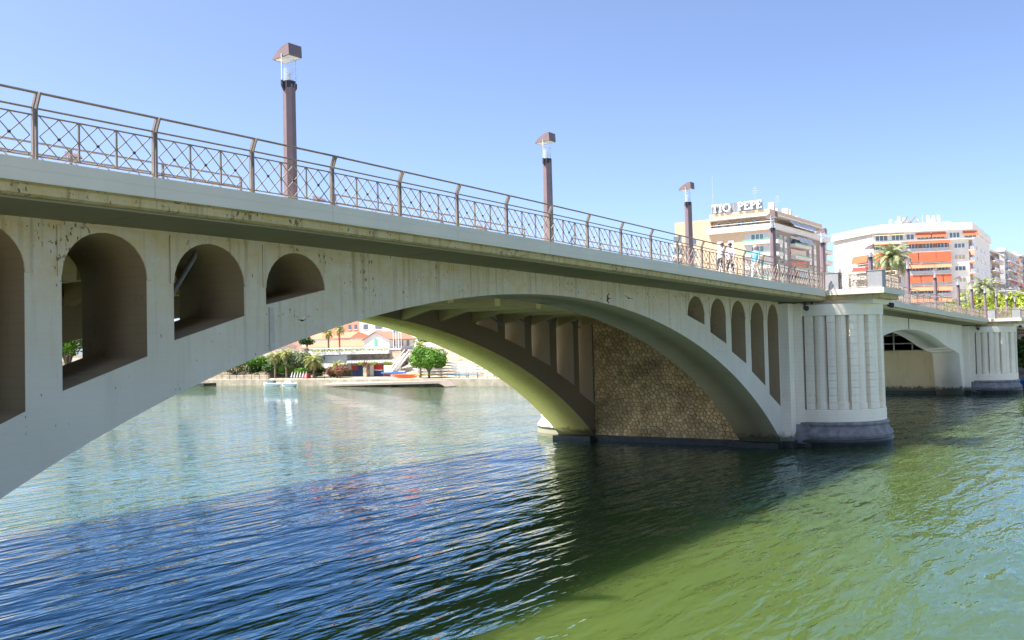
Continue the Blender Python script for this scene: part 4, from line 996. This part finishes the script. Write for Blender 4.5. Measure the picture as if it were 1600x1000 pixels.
# --- buildings beyond
def farblock(label, x0, x1, y0, y1, z1, wall, seed):
    e = thing('far_apartment_building', label, 'building', ((x0+x1)/2, (y0+y1)/2, 6.2), 'apartment buildings beyond the white one')
    MB().box(x0, x1, y0, y1, 6.2, z1).build('wall', wall, e); MB().box(x0-.3, x1+.3, y0-.3, y1+.3, z1+.01, z1+.7).build('cornice', WHITEW, e)
    fr = (Vector((x0, y0, 0)), Vector((1, 0, 0)), Vector((0, -1, 0))); fr2 = (Vector((x0, y0, 0)), Vector((0, 1, 0)), Vector((-1, 0, 0)))
    L = x1-x0; z = z1-3.1; k = 0; rs = random.Random(seed)
    while z > 10:
        m_ = int(L/9)
        for i in range(m_):
            u0 = i*L/m_+.8; MB(*fr).box(u0, u0+L/m_-2.2, .003, 1.5, z-.3, z).build('balcony_slab', WHITEW, e)
            MB(*fr).box(u0, u0+L/m_-2.2, 1.4, 1.46, z+.01, z+.9).build('balcony_rail', rs.choice([WGREY, WHITEW, BRICKR]), e)
            winq(e, fr, u0+.6, u0+3.4, z+.3, z+2.3)
            if rs.random() < .4: MB(*fr).add([(u0, 1.5, z+2.5), (u0+L/m_-2.4, 1.5, z+2.5), (u0+L/m_-2.4, 1.9, z+1.5), (u0, 1.9, z+1.5), (u0, 1.55, z+2.55), (u0+L/m_-2.4, 1.55, z+2.55), (u0+L/m_-2.4, 1.95, z+1.5), (u0, 1.95, z+1.5)], [(0, 1, 2, 3), (4, 5, 6, 7), (0, 1, 5, 4), (1, 2, 6, 5), (2, 3, 7, 6), (3, 0, 4, 7)]).build('awning', rs.choice([AWNR, AWNT, AWNS]), e)
        for u0 in (2, 7): winq(e, fr2, u0, u0+1.8, z+.6, z+2.0)
        z -= 3.1; k += 1
    for i in range(4): x = x0+rs.random()*(x1-x0-2); MB().box(x, x+2, y0+3, y0+5, z1+.7, z1+1.5+rs.random()*2).build('roof_hut', WHITEW, e)
farblock('brown brick block with balconies just past the white building', 330, 352, 31.5, 50, 33.5, BRICKR, 1)
farblock('grey block with stepped white roof huts past the brown one', 356, 392, 30.5, 50, 35, WGREY, 2)
farblock('farthest block with white balconies on its brown front', 396, 450, 30, 50, 36, BRICKR, 3)
# palms and trees near the bridge head
palm('tall date palm with drooping grey green crown in front of the orange awnings', (190.4, 29.2, 6.2), 15.6, 5.0, 60, LPALD, 21, .38, True, seglen=12, wid=.36)
palm('shorter date palm beside the leafy trees at the bridge head', (211.5, 16.2, 6.2), 9.6, 4.6, 44, LPALD, 22, .34, False, seglen=10, wid=.4)
for i, (x, y, h, r) in enumerate([(186, 17.5, 7.5, 4.6), (190, 13.5, 8.6, 5.0), (188, 20.5, 5.6, 3.6), (195, 9.5, 8.8, 5.4), (193, 4.5, 8.8, 5.2), (197, 0, 8.8, 5), (183, 7, 6.6, 4.2), (200, -6, 9, 5.5)]):
    tree(['sunlit yellow green tree at the bridge head by the traffic light', 'sunlit yellow green tree at the bridge head beneath the short date palm'][0 if y < 12 else 1], (x, y, 6.2), h, r, LYEL, 2600, .36, 60+i, 1.5, .85, 'leafy trees at the bridge head', lobes=12)
for i, (x, y, h) in enumerate([(127, -1.0, 5.4), (129, 3.2, 5.2), (132, -4.5, 5.6), (126.5, -6.5, 5.0), (130, 7.5, 5.0)]):
    tree('dark shady tree under the last bridge arch by the water', (x, y, 1.15), h, 2.9, LDRK, 1800, .28, 80+i, .8, .95, 'dark trees under the last arch')
# blue boat
e = thing('blue_boat', 'bright blue boat moored by the dark trees under the last arch', 'boat', (121, -1.2, 0)); hull(MB(), 121.2, .7, -4.2, -.1, .9, .85).build('hull', BLUEP, e); MB().box(120.8, 121.5, -2.6, -1.2, .6, 1.05).build('cabin', NAVY, e)
# traffic light and curved street light
x, y = 114.8, .9; z0 = zd(x)
e = thing('traffic_light', 'traffic light showing green on the bridge past the second balcony', 'traffic light', (x, y, z0))
MB().tube([(x, y, z0), (x, y, z0+3.0)], .05, 6).build('pole', WGREY, e); MB().box(x-.12, x+.12, y-.18, y+.18, z0+2.2, z0+3.1).build('housing', BLACK, e)
gm, gn, gl_, gb = newmat('green_signal'); gb.inputs['Base Color'].default_value = (.05, .6, .45, 1); gb.inputs['Emission Color'].default_value = (.1, 1, .7, 1); gb.inputs['Emission Strength'].default_value = 1.5
MB((x-.125, y, z0+2.4), (0, 1, 0), (-1, 0, 0)).tube([(0, 0, 0), (0, .03, 0)], .10, 10).build('green_lens', gm, e)
x, y, z0 = 141.0, 3.1, zd(141)
e = thing('curved_street_light', 'slender street light with long curved arm among the trees', 'street light', (x, y, z0))
MB().tube([(x, y-3.5+.0, z0), (x, y-3.4, z0+3.2), (x, y-2.6, z0+4.3), (x, y-1.2, z0+4.9), (x, y+.6, z0+5.0)], [.08, .07, .06, .05, .04], 6).build('pole', WGREY, e)
MB().box(x-.15, x+.15, y+.5, y+1.2, z0+4.92, z0+5.04).build('head', WGREY, e)
# ------------------------------------------------------------------ car on the roadway behind the balcony
def car(label, x, y, col):
    z = zd(x)-.16; e = thing('passing_car', label, 'car', (x, y, z)); o = (x, y-.85, z)
    b = MB(o).prism([(-2, .3), (-2.05, .75), (-1.9, .9), (-1.0, .95), (1.0, .98), (1.95, .82), (2.05, .6), (2.05, .3)], 0, 1.7); b.build('body', col, e)
    b = MB(o).add([(-1.7, .05, .95), (1.1, .05, .96), (1.1, 1.65, .96), (-1.7, 1.65, .95), (-1.3, .2, 1.42), (.35, .2, 1.45), (.35, 1.5, 1.45), (-1.3, 1.5, 1.42)], [(3, 2, 1, 0), (4, 5, 6, 7), (0, 1, 5, 4), (1, 2, 6, 5), (2, 3, 7, 6), (3, 0, 4, 7)]); b.build('windows', GLASSW, e)
    MB(o).box(-1.25, .3, .22, 1.48, 1.43, 1.5).build('roof', col, e)
    for sx in (-1.25, 1.3):
        for sy in (0.02, 1.5):
            w = MB(o).tube([(sx, sy, .31), (sx, sy+.18, .31)], .31, 14).build('wheel', BLACK, e); MB(o).tube([(sx, sy-.012, .31), (sx, sy+.192, .31)], .19, 10).build('rim', WGREY, w)
    for sy in (.2, 1.3): MB(o).box(2.045, 2.07, sy, sy+.25, .6, .74).build('headlight', WHITE, e)
car('white hatchback driving on the bridge behind the first balcony', 62.5, 6.6, FIBER)
# ------------------------------------------------------------------ people
def person(label, x, y, h, top, bottom, hair, shorts, lean=0, arm=None, rz=0):
    z = zd(x)-.02; e = thing('person', label, 'person', (0, 0, 0), rz=0.0001); e.location = (x, y, z); e.rotation_euler = (0, 0, rz)
    s_ = h/1.75
    J = {'pel': (0, 0, .95), 'wai': (0, 0, 1.08), 'che': (lean*.5, 0, 1.32), 'nek': (lean*.9, 0, 1.49), 'hed': (lean, .0, 1.56), 'top': (lean, 0, 1.72)}
    R_ = {'pel': (.15, .12), 'wai': (.135, .10), 'che': (.165, .12), 'nek': (.06, .06), 'hed': (.075, .085), 'top': (.07, .08)}
    E_ = [('pel', 'wai'), ('wai', 'che'), ('che', 'nek'), ('nek', 'hed'), ('hed', 'top')]
    for s, q in ((-1, .16), (1, -.14)):
        k = 'l' if s < 0 else 'r'
        J['hip'+k] = (0, s*.09, .88); J['kne'+k] = (q*.55+.03, s*.10, .5); J['ank'+k] = (q, s*.10, .09); J['toe'+k] = (q+.15, s*.11, .04)
        R_['hip'+k] = (.09, .09); R_['kne'+k] = (.06, .06); R_['ank'+k] = (.042, .042); R_['toe'+k] = (.04, .03)
        E_ += [('pel', 'hip'+k), ('hip'+k, 'kne'+k), ('kne'+k, 'ank'+k), ('ank'+k, 'toe'+k)]
        a = arm if (arm and s > 0) else (-q*.6, .24, 1.14, .1-q, .23, .9)
        J['sho'+k] = (lean*.7, s*.18, 1.41); J['elb'+k] = (lean*.6+a[0], s*a[1], a[2]); J['wri'+k] = (lean*.5+a[3], s*a[4], a[5]); J['han'+k] = (lean*.5+a[3]+.05, s*a[4], a[5]-.1)
        R_['sho'+k] = (.06, .06); R_['elb'+k] = (.042, .042); R_['wri'+k] = (.03, .03); R_['han'+k] = (.035, .022)
        E_ += [('che', 'sho'+k), ('sho'+k, 'elb'+k), ('elb'+k, 'wri'+k), ('wri'+k, 'han'+k)]
        for f in range(5):
            J['f%d%s' % (f, k)] = (lean*.5+a[3]+.05+(.03 if f else .07), s*a[4]+(f-2)*.018, a[5]-.1-(.075 if f else .03)); R_['f%d%s' % (f, k)] = (.009, .009); E_.append(('han'+k, 'f%d%s' % (f, k)))
    names = list(J); me = bpy.data.meshes.new('body'); me.from_pydata([tuple(c*s_ for c in J[k]) for k in names], [(names.index(a), names.index(b)) for a, b in E_], [])
    o = objm('body', me, e)
    md = o.modifiers.new('skin', 'SKIN'); md.use_smooth_shade = True
    for i, k in enumerate(names): me.skin_vertices[0].data[i].radius = tuple(r*s_ for r in R_[k]); me.skin_vertices[0].data[i].use_root = (k == 'pel')
    sd = o.modifiers.new('sub', 'SUBSURF'); sd.levels = sd.render_levels = 1
    dg = bpy.context.evaluated_depsgraph_get(); m2 = bpy.data.meshes.new_from_object(o.evaluated_get(dg)); o.modifiers.clear(); o.data = m2
    m2.materials.clear()
    for q in (SKIN, top, bottom): m2.materials.append(q)
    for p in m2.polygons:
        c = p.center/s_; leg = c.z < .98 and abs(c.y) < .2
        p.material_index = 0
        if leg and c.z > (.42 if shorts else .1): p.material_index = 2
        elif c.z >= .98 and c.z < 1.46 and abs(c.y) < .215 : p.material_index = 1
        elif c.z > 1.15 and c.z < 1.47: p.material_index = 1
        p.use_smooth = True
    b = MB(); b.ball((lean*s_-.02*s_, 0, 1.66*s_), .105*s_, 12, (1, .92, 1.0)); b.build('hair', hair, e, True)
    b = MB()
    b.ball(((lean+.085)*s_, 0, 1.60*s_), .02*s_, 6, (1, .8, 1.3)); b.build('nose', SKIN, e, True)
    for s in (-1, 1): MB().ball(((lean+.075)*s_, s*.033*s_, 1.635*s_), .012*s_, 6).build('eye', HAIR, e)
    MB().box((lean+.07)*s_, (lean+.082)*s_, -.025*s_, .025*s_, 1.555*s_, 1.565*s_).build('mouth', REDP, e)
    return e
person('person in pale top and dark shorts with one arm stretched to the railing', 32.9, 1.15, 1.62, SHIRT, SHORT, HAIR, True, -.12, (-.2, .3, 1.2, -.42, .34, 1.05), pi*.9)
person('taller person in pale shirt and dark shorts walking beside the third lamp post', 34.6, 1.35, 1.80, SHIRT, SHORT, HAIR, True, 0, None, pi)
person('grey haired person in light blue shirt and pale trousers on the footway', 37.0, 1.0, 1.86, SHIRTB, TROUS, HAIRG, False, 0, None, pi*.95)
# ------------------------------------------------------------------ swallows
def bird(label, loc, wing, yaw_, pitch_, rollv):
    e = thing('flying_swallow', label, 'bird', (0, 0, 0), 'swallows flying by the bridge', rz=.0001); e.location = loc; e.rotation_euler = (rollv, pitch_, yaw_)
    b = MB().tube([(.09, 0, 0), (.06, 0, .005), (0, 0, 0), (-.06, 0, 0), (-.1, 0, 0)], [.008, .022, .026, .016, .006], 8); b.build('body', BIRDM, e, True)
    for s in (-1, 1):
        MB().add([(.045, s*.01, .01), (-.02, s*.01, .01), (.045, s*wing*.45, .045), (-.015, s*wing*.45, .04), (-.03, s*wing, .015), (-.05, s*wing*.92, .013), (.045, s*.01, .004), (-.02, s*.01, .004), (.045, s*wing*.45, .039), (-.015, s*wing*.45, .034)],
            [(0, 1, 3, 2), (2, 3, 5, 4), (6, 8, 9, 7), (8, 4, 5, 9), (0, 2, 8, 6), (1, 7, 9, 3), (2, 4, 8), (3, 9, 5)]).build('wing', BIRDM, e)
        MB().add([(-.09, s*.004, 0), (-.1, s*.012, 0), (-.17, s*.03, .002), (-.095, s*.006, .006)], [(0, 1, 2), (0, 3, 2), (1, 3, 2)]).build('tail_feather', BIRDM, e)
bird('dark swallow with spread wings gliding below the left arch openings', (4.6, -1.5, 6.55), .20, radians(75), .1, radians(-18))
bird('small dark swallow banking near the crown of the arch', (18.4, -.9, 7.42), .17, radians(160), .1, radians(80))
bird('dark swallow turning near the arch crown with one wing spread', (19.6, -1.0, 7.46), .22, radians(30), .2, radians(25))
